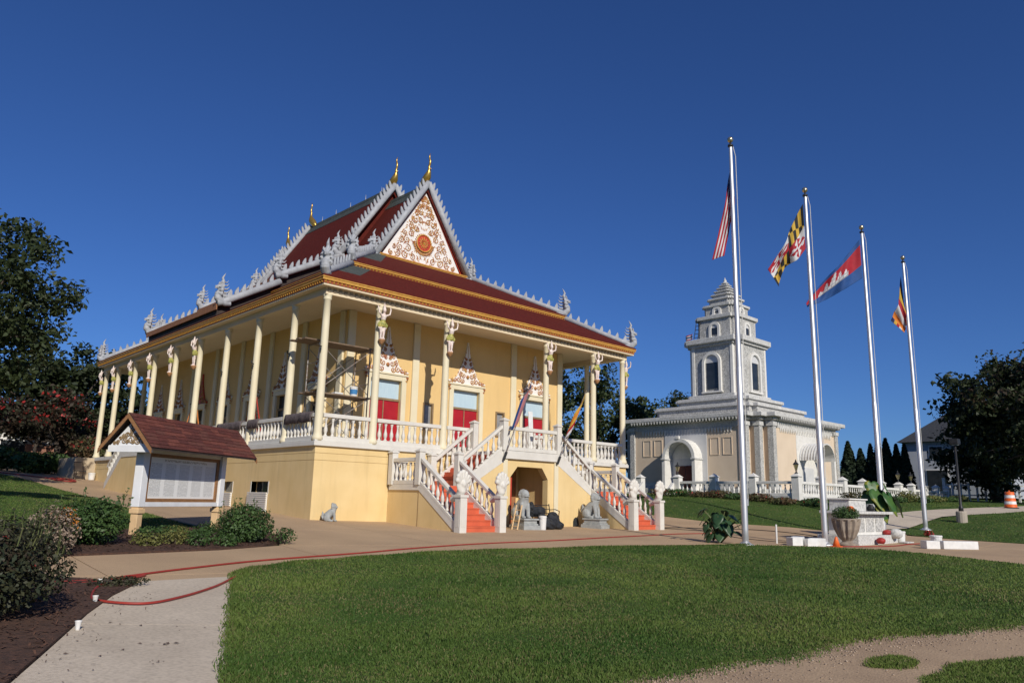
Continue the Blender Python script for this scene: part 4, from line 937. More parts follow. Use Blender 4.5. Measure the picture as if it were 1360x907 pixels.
# serrated drip edges on the two visible faces
def teeth(face, a, b, off, z0, z1, w, m, name):
    mb = MB(); n = int((b-a)/w)
    for i in range(n):
        t = a+(i+.5)*(b-a)/n; h = w*.38
        if face == 'L': X = SX-H-off; mb.add([(X,t-h,z1),(X,t+h,z1),(X,t,z0),(X+.12,t-h,z1),(X+.12,t+h,z1),(X+.12,t,z0)], [(0,1,2),(5,4,3),(0,2,5,3),(1,4,5,2)])
        else: Y = SYc-H-off; mb.add([(t-h,Y,z1),(t+h,Y,z1),(t,Y,z0),(t-h,Y+.12,z1),(t+h,Y+.12,z1),(t,Y+.12,z0)], [(0,2,1),(5,3,4),(0,3,5,2),(1,2,5,4)])
    sp(mb, name, m)['kind'] = 'stuff'
hw = H-CUT
teeth('L', SYc-hw-.3, SYc+hw+.3, .40, 6.55, 6.749, .25, 'stone_light', 'drip_teeth'); teeth('F', SX-hw-.3, SX+hw+.3, .40, 6.55, 6.749, .25, 'stone_light', 'drip_teeth')
teeth('L', SYc-hw+.4, SYc+hw-.4, -.06, 5.78, 6.10, .24, 'stone_white', 'frieze_teeth'); teeth('F', SX-hw+.4, SX+hw-.4, -.06, 5.78, 6.10, .24, 'stone_white', 'frieze_teeth')
# left face: white centre bay with deep arched porch, recessed wall panels
XL = SX-H+.13                                           # wall plane of the left face
sp(MB().box(XL-.02, XL+.05, SYc-1.75, SYc+1.75, FZ+.5, 6.08), 'centre_bay', 'grey_paint')
def arch_ring(mb, c, r0, r1, z, y0=None, n=14, axis='L', d0=0, d1=1):
    pts = []
    for i in range(n+1):
        a = math.pi*i/n; pts.append((math.cos(a), math.sin(a)))
    for (a, b) in zip(pts, pts[1:]):
        q = []
        for d in (d0, d1):
            for (r, t) in ((r0, a), (r1, a), (r1, b), (r0, b)):
                q.append((d, c+r*t[0], z+r*t[1]) if axis == 'L' else (c+r*t[0], d, z+r*t[1]))
        mb.hexa(q)
AZ = 4.05                                               # springing of the porch arch
mb = MB(); arch_ring(mb, SYc, 1.12, 1.36, AZ, axis='L', d0=XL-.95, d1=XL-.03); porch2 = sp(mb, 'arched_porch', 'stone_white')
for sg in (-1, 1):
    a, b = sorted((SYc+sg*1.12, SYc+sg*1.36)); sp(MB().box(XL-.95, XL-.03, a, b, FZ, AZ-.12), 'side_wall', 'stone_white', porch2); sp(MB().box(XL-1.03, XL-.03, a-.07, b+.07, AZ-.12, AZ+.0), 'impost', 'stone_light', porch2, bevel=.02)
sp(MB().box(XL-1.0, XL-.86, SYc-.14, SYc+.14, AZ+1.30, AZ+1.52), 'keystone', 'stone_white', porch2, bevel=.02)
mb = MB(); mb.prism([(SYc+1.07*math.cos(math.pi*i/14), AZ+1.07*math.sin(math.pi*i/14)) for i in range(15)], 'yz', XL-.06, XL-.03); sp(mb, 'tympanum', 'stone_white', porch2)
sp(MB().box(XL-.05, XL-.03, SYc-1.07, SYc+1.07, 3.55, AZ), 'lintel', 'grey_paint', porch2)
for sg in (-1, 1):
    a, b = sorted((SYc+sg*.02, SYc+sg*.78)); sp(MB().box(XL-.1, XL-.055, a, b, FZ+.4, 3.55), 'door_leaf', 'door_maroon', porch2, bevel=.01)
sp(MB().box(XL-1.5, XL-.2, SYc-1.9, SYc+1.9, FZ-.3, FZ+.4), 'porch_step', 'stone_light', porch2, bevel=.02)
for k, yy in enumerate((SYc+2.35, SYc+3.35, SYc-2.35, SYc-3.35)):
    m = MB(); z0, z1 = 4.25, 5.45
    for a in ((yy-.36, yy+.36, z0, z0+.05), (yy-.36, yy+.36, z1-.05, z1), (yy-.36, yy-.31, z0+.05, z1-.05), (yy+.31, yy+.36, z0+.05, z1-.05)): m.box(XL-.025, XL+.02, *a)
    sp(m, 'wall_panel', 'peach')
sp(MB().box(XL-.14, XL+.02, SYc-hw+.45, SYc-1.45, FZ+.55, FZ+.95), 'dado', 'stone_light', bevel=.02); sp(MB().box(XL-.14, XL+.02, SYc+1.45, SYc+hw-.45, FZ+.55, FZ+.95), 'dado', 'stone_light', bevel=.02)
# front face: white bay with ribbed awning over the door
YF = SYc-H+.13
sp(MB().box(SX-1.5, SX+1.5, YF-.02, YF+.05, FZ+.5, 6.08), 'centre_bay', 'stone_white')
mb = MB(); n = 14
for i in range(n):
    a0, a1 = math.pi*i/n, math.pi*(i+1)/n; 
    for y0, y1, r in ((YF-1.5, YF-.03, 1.15),):
        q = [(SX+r*math.cos(a), y, AZ+r*math.sin(a)) for a in (a0, a1) for y in (y0, y1)]; q2 = [(SX+(r-.05)*math.cos(a), y, AZ+(r-.05)*math.sin(a)) for a in (a0, a1) for y in (y0, y1)]
        mb.hexa([q2[0], q2[1], q2[3], q2[2], q[0], q[1], q[3], q[2]])
aw = sp(mb, 'awning', 'stone_white')
for k in range(8):
    mb = MB(); y = YF-1.46+k*.2; mb.tube([(SX+1.17*math.cos(math.pi*i/16), y, AZ+1.17*math.sin(math.pi*i/16)) for i in range(17)], .03, 5); sp(mb, 'rib', 'grey_paint', aw)
for sg in (-1, 1): sp(MB().box(*sorted((SX+sg*.95, SX+sg*1.2)), YF-1.5, YF-1.25, FZ, AZ), 'post', 'stone_white', aw, bevel=.02)
sp(MB().box(SX-.8, SX+.8, YF-.06, YF-.03, FZ+.4, 3.6), 'front_door', 'grey_paint', bevel=.01)
# roof terraces and tower
slab('roof_terrace', 4.25, 1.2, 3, 7.02, 7.75, 'stone'); slab('roof_terrace', 4.4, 1.2, 3, 7.75, 7.98, 'stone_light', bevel=.03)
slab('roof_terrace', 3.0, .9, 3, 7.98, 8.45, 'stone'); slab('roof_terrace', 3.15, .9, 3, 8.45, 8.68, 'stone_light', bevel=.03)
slab('tower_base', 2.45, .75, 3, 8.68, 9.0, 'stone_light', bevel=.03)
TH, TC = 2.2, .7
tw = slab('tower', TH, TC, 3, 9.0, 12.75, 'stone')
P2_ = redent(TH, TC, 3)
for i, p in enumerate(P2_):                             # pale corner strips on the tower
    a, b = P2_[i-1], P2_[(i+1) % len(P2_)]; da = Vector((a[0]-p[0], a[1]-p[1])).normalized(); db = Vector((b[0]-p[0], b[1]-p[1])).normalized()
    if not inpoly(np.array([(p[0]+(da.x+db.x)*.03, p[1]+(da.y+db.y)*.03)]), P2_)[0] or (p[0] > SX+1 and p[1] > SYc): continue
    xs_ = sorted((p[0]-(da.x+db.x)*.04, p[0]+(da.x+db.x)*.2)); ys_ = sorted((p[1]-(da.y+db.y)*.04, p[1]+(da.y+db.y)*.2)); sp(MB().box(xs_[0], xs_[1], ys_[0], ys_[1], 9.001, 12.749), 'corner_strip', 'stone_white', bevel=.015)
slab('tower_cornice', TH+.16, TC, 3, 12.75, 12.95, 'stone'); slab('tower_cornice', TH+.36, TC, 3, 12.95, 13.35, 'stone_light', bevel=.04)
def niche(h, z0, zs, w, face, parent, depth=.1, frame='stone_white', glass='glass_dark'):
    for fc in face:
        mb = MB(); P = (SX-h) if fc == 'L' else (SYc-h); c = SYc if fc == 'L' else SX
        arch_ring(mb, c, w, w+.2, zs, axis=fc if fc == 'L' else 'F', d0=P-depth, d1=P-.003)
        for sg in (-1, 1):
            a, b = sorted((c+sg*w, c+sg*(w+.2)))
            mb.box(*( (P-depth, P-.003, a, b) if fc == 'L' else (a, b, P-depth, P-.003)), z0, zs-.001)
        fr = mb.build('niche', frame, parent)
        mb = MB(); pl = [(c+w*math.cos(math.pi*i/12), zs+w*math.sin(math.pi*i/12)) for i in range(13)]
        mb.prism(pl, 'yz' if fc == 'L' else 'xz', P-.03, P-.004); mb.build('lunette', 'grey_paint', fr)
        mb = MB(); g0 = c-w*.82, c+w*.82; mb.box(*((P-.045, P-.005, *g0) if fc == 'L' else (*g0, P-.045, P-.005)), z0+.2, zs-.02); mb.build('pane', glass, fr)
        mb = MB(); g0 = c-w-.3, c+w+.3; mb.box(*((P-.2, P-.003, *g0) if fc == 'L' else (*g0, P-.2, P-.003)), z0-.12, z0); mb.build('sill', frame, fr, bevel=.02)
niche(TH, 9.25, 11.45, .60, 'LF', U, .18)
h = TH; z = 13.35
tiers = [(1.72, 13.35, 14.95, .16, .3), (1.3, 15.22, 16.0, .14, .2), (1.0, 16.18, 16.62, .13, .14), (.8, 16.76, 17.02, .12, .1), (.62, 17.12, 17.34, .11, .08), (.46, 17.42, 17.62, .1, .06), (.32, 17.70, 17.88, .08, .05), (.2, 17.95, 18.08, .06, .05)]
for i, (hh, z0, z1, o_, ch) in enumerate(tiers):
    zz = tiers[i+1][1] if i+1 < len(tiers) else z1+ch
    slab('tower_tier', hh, hh*.34, 3, z0, z1, 'stone'); slab('tier_cornice', hh+o_, hh*.34, 3, z1, zz, 'stone_light', bevel=.02)
    if i < 2: niche(hh, z0+.15, z0+(z1-z0)*.55, .28 if i == 0 else .18, 'LF', U, .1)
mb = MB(); mb.lathe([(.28,18.1),(.2,18.2),(.1,18.28),(.14,18.36),(.06,18.46),(.02,18.62)], (SX, SYc, 0), 10); sp(mb, 'spire_tip', 'stone_light', smooth=True)
# short iron stair on the tower and its little flag
mb = MB()
for sg in (0, .35): mb.tube([(SX-2.05, SYc+1.35+sg, 13.3), (SX-1.75, SYc+1.2+sg, 15.2)], .03, 5)
for k in range(7): t = k/6; mb.tube([(SX-2.05+.3*t, SYc+1.35-.15*t, 13.3+1.9*t), (SX-2.05+.3*t, SYc+1.7-.15*t, 13.3+1.9*t)], .025, 5)
sp(mb, 'tower_ladder', 'black_iron')

# ---------------------------------------------------------------- white terrace balustrade
tb = thing('terrace_balustrade', 'white stone balustrade on a low wall around the stupa terrace', 'balustrade', (30.0, -2.0, 1.2))
BM2 = baluster_mesh(.52, 'baluster', 'stone_white')
PO = MB(); PO.box(-.22,.22,-.22,.22,-.7,1.12); PO.add([(-.28,-.28,1.12),(.28,-.28,1.12),(.28,.28,1.12),(-.28,.28,1.12),(0,0,1.36)], [(0,3,2,1),(0,1,4),(1,2,4),(2,3,4),(3,0,4)]); POST = PO.mesh('post', 'stone_white')
def tpost(x, y, z): return link('post', POST, tb, (x, y, z))
TZ = 1.52
def run(a, b, z, n, first=True):
    for k in range(n):
        p, q = lerp(a, b, k/n), lerp(a, b, (k+1)/n); d = Vector((q[0]-p[0], q[1]-p[1])).normalized()*.24
        balustrade(tb, (p[0]+d.x, p[1]+d.y), (q[0]-d.x, q[1]-d.y), z, None, .16, .7, .86, .32, .24, BM2, 'stone_white')
        if k or first: tpost(p[0], p[1], z)
    tpost(b[0], b[1], z)
    m = MB(); obox(m, a, b, .3 if a[0] != b[0] else .296, z-.9, z-.001-.002*(a[0] == b[0]), z-.9, z-.001-.002*(a[0] == b[0])); m.build('footing_wall', 'stone_light', tb)
run((30.0, -1.95), (30.0, 6.3), TZ, 3); run((30.05, 9.4), (30.05, 14.5), TZ, 2); run((30.0, -1.95), (45.2, -1.95), TZ, 5, False)
def scroll_wall(x, y, z):
    m = MB(); m.prism([(0,0),(1.6,0),(1.5,.5),(1.1,.95),(.6,1.05),(.2,.9),(0,.5)], 'xz', -.12, .12); m.v = [(x+a, y+b, z+c) for a, b, c in m.v]; m.build('scroll_wall', 'stone_white', tb, bevel=.03)
scroll_wall(45.5, -1.95, TZ-.1)
run((47.6, -1.95), (55.0, -2.0), TZ, 3)
# white stair ramp at the far left of the terrace
m = MB(); m.prism([(30.0, TZ-.1), (28.3, TZ-1.0), (28.3, TZ-.5), (29.9, TZ+.85), (30.0, TZ+.85)], 'xz', 6.45, 6.7); m.build('stair_ramp', 'stone_white', tb, bevel=.02)
m = MB(); m.prism([(30.0, TZ-.1), (28.3, TZ-1.0), (28.3, TZ-.5), (29.9, TZ+.85), (30.0, TZ+.85)], 'xz', 9.0, 9.25); m.build('stair_ramp', 'stone_white', tb, bevel=.02)
for k in range(5): m = MB(); m.box(28.4+k*.33, 28.4+(k+1)*.33, 6.7, 9.0, .4, TZ-.75+k*.16); m.build('step', 'stone_light', tb)
# lanterns standing on the balustrade posts
def lantern(x, y, z, label):
    t = thing('post_lantern', label, 'lantern', (x, y, z), 'bronze lanterns on the terrace posts')
    m = MB(); m.lathe([(.12,0),(.05,.06),(.035,.14),(.06,.2)], (x, y, z), 8); m.build('foot', 'black_iron', t, smooth=True)
    m = MB(); m.lathe([(.06,.2),(.15,.5),(.13,.52)], (x, y, z), 6); m.build('glass_cage', 'gold_ball', t)
    m = MB(); m.lathe([(.18,.52),(.10,.62),(.04,.68),(.05,.72),(.01,.82)], (x, y, z), 6); m.build('cap', 'black_iron', t)
lantern(30.0, -1.95, TZ+1.3, 'bronze lantern on the corner post of the stone terrace'); lantern(45.2, -1.95, TZ+1.3, 'bronze lantern left of the terrace gate opening, before dark conifers')
lantern(47.6, -1.95, TZ+1.3, 'bronze lantern right of the terrace gate opening, before dark conifers'); lantern(30.0, 6.3, TZ+1.3, 'bronze lantern before the maroon arched door')
# small tricolour flag tied to the tower ladder
def cloth(name, label, cat, P, fn, mats, nu=28, nv=18, group=None):      # P(s,t)->Vector, fn(s,t)->material index
    mb = MB(); V = [P(i/nu, j/nv) for j in range(nv+1) for i in range(nu+1)]
    mb.v = [tuple(v) for v in V]
    for j in range(nv):
        for i in range(nu): mb.f.append((j*(nu+1)+i, j*(nu+1)+i+1, (j+1)*(nu+1)+i+1, (j+1)*(nu+1)+i)); mb.mi.append(fn((i+.5)/nu, (j+.5)/nv))
    o = mb.build(name, mats, None, smooth=True)
    sd = o.modifiers.new('t', 'SOLIDIFY'); sd.thickness = .008
    return tag(o, label, cat, group)
def fl(s, t): return Vector((SX-2.12+.05*math.sin(6*s), SYc+1.75+.6*s, 13.95-.42*t-.12*s))
cloth('small_flag', 'tiny red white and blue flag hanging on the tower ladder', 'flag', fl, lambda s, t: 0 if t < .18 or t > .82 else (1 if t < .35 or t > .65 else 2), ['flag_red', 'flag_white', 'flag_navy'], 8, 11)
# ---------------------------------------------------------------- flagpoles and flags
RGT = Vector((.734, -.680, 0)); FWD = Vector((.680, .734, 0))
def flagpole(x, y, top, label):
    z = gz(x, y); t = thing('flagpole', label, 'flagpole', (x, y, z), 'four tall metal flagpoles on the lawn edge')
    m = MB(); m.lathe([(.10,-.3),(.10,.5),(.097,5.5),(.092,5.51),(.088,5.6),(.06,top-z-.3),(.05,top-z-.25)], (x, y, z), 16); m.build('shaft', 'steel', t, smooth=True)
    m = MB(); m.lathe([(.26,-.02),(.26,.03),(.17,.06),(.13,.1)], (x, y, z), 16); m.build('base_collar', 'steel', t, smooth=True)
    m = MB(); m.lathe([(.09,top-z-.25),(.09,top-z-.19),(.03,top-z-.17),(.03,top-z-.1)], (x, y, z), 12); m.build('truck', 'black_iron', t, smooth=True)
    m = MB(); m.ball((x, y, top), .105, n=14, m=10); m.build('finial_ball', 'gold_ball', t, smooth=True)
    m = MB(); s = .16; q = Vector((x, y, 0))+RGT*s; m.tube([(x+RGT.x*.08, y+RGT.y*.08, top-.22), (q.x, q.y, top-.6), (q.x+.02, q.y, (top+z)/2), (x+RGT.x*.13, y+RGT.y*.13, z+1.3)], .012, 5); m.build('halyard', 'cloth_rope', t)
    m = MB(); m.box(x+RGT.x*.12-.02, x+RGT.x*.12+.02, y+RGT.y*.12-.02, y+RGT.y*.12+.02, z+1.2, z+1.4); m.build('cleat', 'steel', t)
flagpole(8.99, -10.76, 13.22, 'tallest nearest flagpole, carrying the limp striped flag'); flagpole(13.18, -11.33, 12.5, 'second flagpole from the left, carrying the black, gold and red quartered flag')
flagpole(20.0, -10.6, 13.05, 'third flagpole from the left, carrying the blue and red temple flag'); flagpole(25.38, -10.35, 13.0, 'rightmost farthest flagpole, carrying the small multicoloured striped flag')
def bez(pts, s):
    k = s*(len(pts)-1); i = min(int(k), len(pts)-2); t = k-i
    p = [pts[max(0, i-1)], pts[i], pts[i+1], pts[min(len(pts)-1, i+2)]]
    return tuple(.5*((2*b)+(c-a)*t+(2*a-5*b+4*c-d)*t*t+(3*b-a-3*c+d)*t**3) for a, b, c, d in zip(*p))
def flag(name, label, pole, top, bot, fn, mats, depth=.0, amp=.12, nu=60, nv=40, freq=9):
    P0 = Vector((pole[0], pole[1], 0))
    def P(s, t):
        a, b = bez(top, s), bez(bot, s); l, z = lerp(a, b, t)
        w = amp*min(1, s*4)*(math.sin(freq*s+2.2*t)+.4*math.sin(freq*2.3*s-3*t))
        return P0+RGT*(l+.25*w*(1-abs(2*t-1)))+FWD*(depth+w)+Vector((0, 0, z))
    return cloth(name, label, 'flag', P, fn, mats, nu, nv, 'flags on the tall poles')
def us(s, t):
    if s < .33 and t < 6/13:
        a, b = (s/.4*11) % 1, (t*13/7*9) % 1; return 2 if not ((int(s/.4*11)+int(t*13/7*9)) % 2 == 0 and abs(a-.5) < .25 and abs(b-.5) < .25) else 1
    return 0 if int(t*7) % 2 == 0 else 1
flag('flag', 'limp red and white striped flag on the nearest pole', (8.99,-10.76), [(0.10,12.72),(-0.1,11.64),(-0.32,10.49),(-0.7,8.94)], [(0.13,10.96),(0.01,10.5),(-0.14,9.77),(-0.32,9.06)], us, ['flag_red','flag_white','flag_navy'], .16, .05, 55, 39)
def md(s, t):
    q = (s < .5) == (t < .5); u, v = (s*2) % 1, (t*2) % 1
    if q:
        k = int(u*6) % 2; d = u*1.0+v*1.0 > 1.0; return 0 if (k == 0) != d else 1
    dx, dy = abs(u-.5), abs(v-.5); cross = (dx < .07 and dy < .40) or (dy < .09 and dx < .40)
    for cx, cy in ((.5,.12),(.5,.88),(.12,.5),(.88,.5),(.42,.2),(.58,.2),(.42,.8),(.58,.8),(.2,.4),(.2,.6),(.8,.4),(.8,.6)):
        if (u-cx)**2+(v-cy)**2 < .007: cross = True
    left, topv = u < .5, v < .5; red = left == (not topv)
    return (3 if red else 2) if cross else (2 if red else 3)
flag('flag', 'quartered black and gold and red and white flag drooping from the second pole', (13.18,-11.33), [(-0.10,11.95),(-0.55,11.08),(-0.98,10.19),(-1.49,9.4)], [(-0.09,10.2),(-0.48,9.72),(-0.87,9.46),(-1.18,8.7)], md, ['flag_black','flag_gold','flag_red','flag_white'], 0, .13, 72, 56, 8)
def kh(s, t):
    if t < .14 or t > .66: return 0
    u = (s-.24)/.5; v = (.66-t)/.5
    if 0 < u < 1 and v > 0:
        h = .26
        for c, w, hh in ((.5,.085,1.0),(.28,.065,.72),(.72,.065,.72),(.08,.05,.5),(.92,.05,.5)):
            d = abs(u-c)
            if d < w: h = max(h, hh*(1-(d/w)**2*.55))
        if v < h: return 3 if (v < .05 or abs((u*16) % 1-.5) < .08 or abs((v*7) % 1-.5) < .06) else 2
    return 1
flag('flag', 'blue and red flag with a white temple streaming from the third pole', (20.0,-10.6), [(-0.11,12.5),(-0.89,11.54),(-1.77,10.6),(-2.68,9.52)], [(-0.12,10.72),(-1.12,10.08),(-1.99,9.6),(-2.6,9.36)], kh, ['flag_blue','flag_red','flag_white','flag_line'], 0, .12, 80, 48, 10)
def bud(s, t):
    k = int(s*6)
    return k if k < 5 else [0,1,2,3,4][min(4, int(t*5))]
flag('flag', 'small blue, yellow, red, white and orange striped flag on the farthest pole', (25.38,-10.35), [(-0.10,12.1),(-0.27,10.98),(-0.54,10.33),(-0.72,9.84)], [(-0.06,10.61),(0.02,9.86),(-0.05,9.45),(-0.24,9.22)], bud, ['flag_navy','flag_gold','flag_red','flag_white','flag_orange'], .12, .1, 36, 25, 9)
# two angled staffs on the landing newels
def angled(base, tip, label, flabel, fn, mats, w):
    b, t = Vector(base), Vector(tip); th = thing('angled_flagstaff', label, 'flagstaff', base)
    m = MB(); m.tube([b-(t-b)*.05, b+(t-b)*.4, t], [.022,.02,.014], 8); m.build('staff', 'scaf_metal', th); m = MB(); m.ball(t, .035, n=8, m=6); m.build('finial', 'gold_ball', th); m = MB(); m.tube([b-(t-b)*.06, b+(t-b)*.05], .05, 8); m.build('socket', 'black_iron', th)
    def P(s, q):
        h = t+(b-t)*(.03+.5*q); d = s*w*(1-.55*q)
        return h+Vector((.10*math.sin(4*s)*s, -.06*math.sin(6*s), 0))+Vector((-.42, .12, -.86))*d*(.85+.3*q)
    cloth('staff_flag', flabel, 'flag', P, fn, mats, 20, 20, 'flags on the landing staffs')
angled((6.68,-2.2,2.53), (7.36,-2.88,5.41), 'angled grey staff on the left post of the landing', 'faded pink and blue flag hanging from the left landing staff', lambda s, q: 0 if s < .3 else (1 if s < .72 else 0), ['flag_blue','flag_pink'], 1.0)
angled((9.62,-2.2,2.52), (10.4,-2.95,5.33), 'angled grey staff on the right post of the landing', 'yellow and red striped flag hanging from the right landing staff', lambda s, q: [0,1,2,3,4][min(4, int(q*5))], ['flag_gold','flag_orange','flag_gold','flag_red','flag_white'], 1.25)

# ---------------------------------------------------------------- roofed notice board
E1 = Vector((.814, .581, 0)); N1 = Vector((.581, -.814, 0)); SB = Vector((-7.32, -5.8, 0)); UP = Vector((0, 0, 1))
nb = thing('notice_board', 'white notice board with a red shingled gable roof', 'notice board', (-6.1, -4.93, -.05))
def sb(mb, a0, a1, d0, d1, z0, z1):
    mb.hexa([SB+E1*a+N1*d+UP*z for z in (z0, z1) for a, d in ((a0,d0),(a1,d0),(a1,d1),(a0,d1))]); return mb
for a in (0, 3.0):
    p = sb(MB(), a-.085, a+.085, -.085, .085, -.35, .56).build('post', 'sign_post', nb, bevel=.01); sb(MB(), a-.115, a+.115, -.115, .115, .42, .52).build('collar', 'sign_post', p, bevel=.01)
    sb(MB(), a-.10, a+.10, -.10, .10, .56, 1.80).build('upper_post', 'sign_white', nb, bevel=.008)
sb(MB(), .1, 2.9, -.09, .07, .56, .66).build('bottom_rail', 'sign_white', nb, bevel=.008); sb(MB(), .1, 2.9, -.09, .06, 1.72, 1.82).build('top_rail', 'sign_white', nb, bevel=.008)
sb(MB(), .1, 2.9, -.06, -.02, .66, 1.72).build('back_panel', 'sign_white', nb)
for r in ((.12,.22,.66,1.72), (2.78,2.88,.66,1.72), (.22,2.78,.66,.74), (.22,2.78,1.64,1.72)): sb(MB(), r[0], r[1], -.02, .045, r[2], r[3]).build('frame', 'sign_frame', nb, bevel=.006)
def print_mat():                                        # printed list: five columns of fine grey lines under a heading row
    m = bpy.data.materials.new('print'); m.use_nodes = True; n = m.node_tree; L = n.links; b = n.nodes['Principled BSDF']; b.inputs['Roughness'].default_value = .35
    at = n.nodes.new('ShaderNodeAttribute'); at.attribute_name = 'uvw'; sx = n.nodes.new('ShaderNodeSeparateXYZ'); L.new(at.outputs['Vector'], sx.inputs[0])
    def math_(op, a, b_=None, c=None):
        x = n.nodes.new('ShaderNodeMath'); x.operation = op
        for i, v in enumerate((a, b_, c)):
            if v is None: continue
            if isinstance(v, (int, float)): x.inputs[i].default_value = v
            else: L.new(v, x.inputs[i])
        return x.outputs[0]
    u, v = sx.outputs[0], sx.outputs[1]
    fu = math_('FRACT', math_('MULTIPLY', u, 5)); col = math_('MULTIPLY', math_('GREATER_THAN', fu, .12), math_('LESS_THAN', fu, .86))
    fv = math_('FRACT', math_('MULTIPLY', v, 46)); row = math_('LESS_THAN', fv, .55)
    body_ = math_('MULTIPLY', math_('GREATER_THAN', v, .05), math_('LESS_THAN', v, .86))
    cb = n.nodes.new('ShaderNodeCombineXYZ'); L.new(math_('MULTIPLY', u, 150), cb.inputs[0]); L.new(math_('FLOOR', math_('MULTIPLY', v, 46)), cb.inputs[1])
    nz = n.nodes.new('ShaderNodeTexNoise'); nz.inputs['Scale'].default_value = .9; nz.inputs['Detail'].default_value = 2; L.new(cb.outputs[0], nz.inputs[0])
    ink = math_('MULTIPLY', math_('MULTIPLY', math_('MULTIPLY', col, row), body_), math_('GREATER_THAN', nz.outputs[0], .44))
    cb2 = n.nodes.new('ShaderNodeCombineXYZ'); L.new(math_('MULTIPLY', u, 60), cb2.inputs[0]); L.new(math_('MULTIPLY', v, 30), cb2.inputs[1]); nz2 = n.nodes.new('ShaderNodeTexNoise'); nz2.inputs['Scale'].default_value = 1.1; L.new(cb2.outputs[0], nz2.inputs[0])
    head = math_('MULTIPLY', math_('MULTIPLY', math_('GREATER_THAN', v, .91), math_('LESS_THAN', v, .965)), math_('MULTIPLY', math_('MULTIPLY', math_('GREATER_THAN', u, .2), math_('LESS_THAN', u, .84)), math_('GREATER_THAN', nz2.outputs[0], .48)))
    mx = n.nodes.new('ShaderNodeMix'); mx.data_type = 'RGBA'; L.new(math_('MULTIPLY', ink, .6), mx.inputs[0]); mx.inputs[6].default_value = (.80,.79,.76,1); mx.inputs[7].default_value = (.16,.16,.16,1)
    mx2 = n.nodes.new('ShaderNodeMix'); mx2.data_type = 'RGBA'; L.new(math_('MULTIPLY', head, .7), mx2.inputs[0]); L.new(mx.outputs[2], mx2.inputs[6]); mx2.inputs[7].default_value = (.22,.18,.12,1)
    L.new(mx2.outputs[2], b.inputs['Base Color']); M['print'] = m
print_mat()
pm = sb(MB(), .22, 2.78, -.02, .012, .74, 1.64); po_ = pm.build('printed_sheet', 'print', nb)
at = po_.data.attributes.new('uvw', 'FLOAT_VECTOR', 'POINT'); uv = []
for v in po_.data.vertices:
    w = Vector(v.co)+WLOC[po_]-SB; uv += [(w.dot(E1)-.22)/2.56, (w.z-.74)/.9, 0]
at.data.foreach_set('vector', uv)
# roof: boarded slopes with individual shingles
RZ, EZ, EO = 2.52, 1.80, .62; RA0, RA1 = -.62, 3.62
for sg in (1, -1):
    a = SB+E1*RA0; b = SB+E1*RA1; mb = MB(); th = Vector((0,0,-.05))
    q = [a+UP*RZ, b+UP*RZ, b+N1*sg*EO+UP*EZ, a+N1*sg*EO+UP*EZ]; mb.hexa([x+th for x in q]+q); mb.build('roof_board', 'roof_dark', nb)
    down = (N1*sg*EO+UP*(EZ-RZ)); nrm = Vector((N1.x*sg*.76, N1.y*sg*.76, .65)).normalized(); rows = 9; rg = random.Random(4+sg)
    for k in range(rows):
        pos = -rg.random()*.3
        while pos < RA1-RA0:
            w = .30+.08*rg.random(); a0, a1 = max(0, pos), min(RA1-RA0, pos+w-.008); pos += w
            if a1-a0 < .04: continue
            t0, t1 = k/rows-.02, (k+1)/rows+.015; t0 = max(0, t0); l0, l1 = .006, .016+.006*rg.random()
            P = [SB+E1*(RA0+a_)+UP*RZ+down*t+nrm*l for a_, t, l in ((a0,t0,l0),(a1,t0,l0),(a1,t1,l1),(a0,t1,l1))]; Q = [p-nrm*.006 for p in P]
            MB().hexa(Q+P).build('shingle', 'shingle_%d' % rg.randrange(5), nb)
for a in (RA0, RA1):
    for sg in (1, -1):
        mb = MB(); p0 = SB+E1*a+UP*(RZ-.02); p1_ = p0+N1*sg*(EO+.02)+UP*(EZ-RZ-.02); o_ = E1*(.02 if a > 0 else -.02)
        mb.hexa([p0-UP*.1, p1_-UP*.1, p1_-UP*.1+o_, p0-UP*.1+o_, p0, p1_, p1_+o_, p0+o_]); mb.build('barge_board', 'sign_frame', nb)
gb_ = MB(); ga = SB+E1*(RA0+.16)
tri = [ga+N1*.48+UP*1.84, ga-N1*.48+UP*1.84, ga+UP*2.36]; gb_.add(tri+[p+E1*.04 for p in tri], [(0,1,2),(5,4,3),(0,3,4,1),(1,4,5,2),(2,5,3,0)]); g2 = gb_.build('gable_panel', 'sign_white', nb)
gm = MB(); rg = random.Random(3)
for x, z, r in ((0,.12,.09),(.17,.09,.07),(-.17,.09,.07),(.09,.22,.06),(-.09,.22,.06),(0,.33,.06),(.3,.07,.05),(-.3,.07,.05),(.2,.2,.04),(-.2,.2,.04),(.25,.14,.04),(-.25,.14,.04),(.0,.24,.05),(.13,.16,.05),(-.13,.16,.05),(0,.42,.04),(.38,.05,.04),(-.38,.05,.04),(.06,.08,.05),(-.06,.08,.05)): scroll(gm, ga+UP*1.84, N1, UP, -E1, (x, z), r, 1.3, rg.random()*6, 1 if x > 0 else -1, .016, .006)
gm.build('scrollwork', 'frame_brown', g2)
mb = MB(); mb.hexa([ga+N1*d+UP*z+E1*e_ for z in (1.70,1.84) for d, e_ in ((.52,-.02),(-.52,-.02),(-.52,.05),(.52,.05))]); mb.build('gable_rail', 'sign_white', nb)

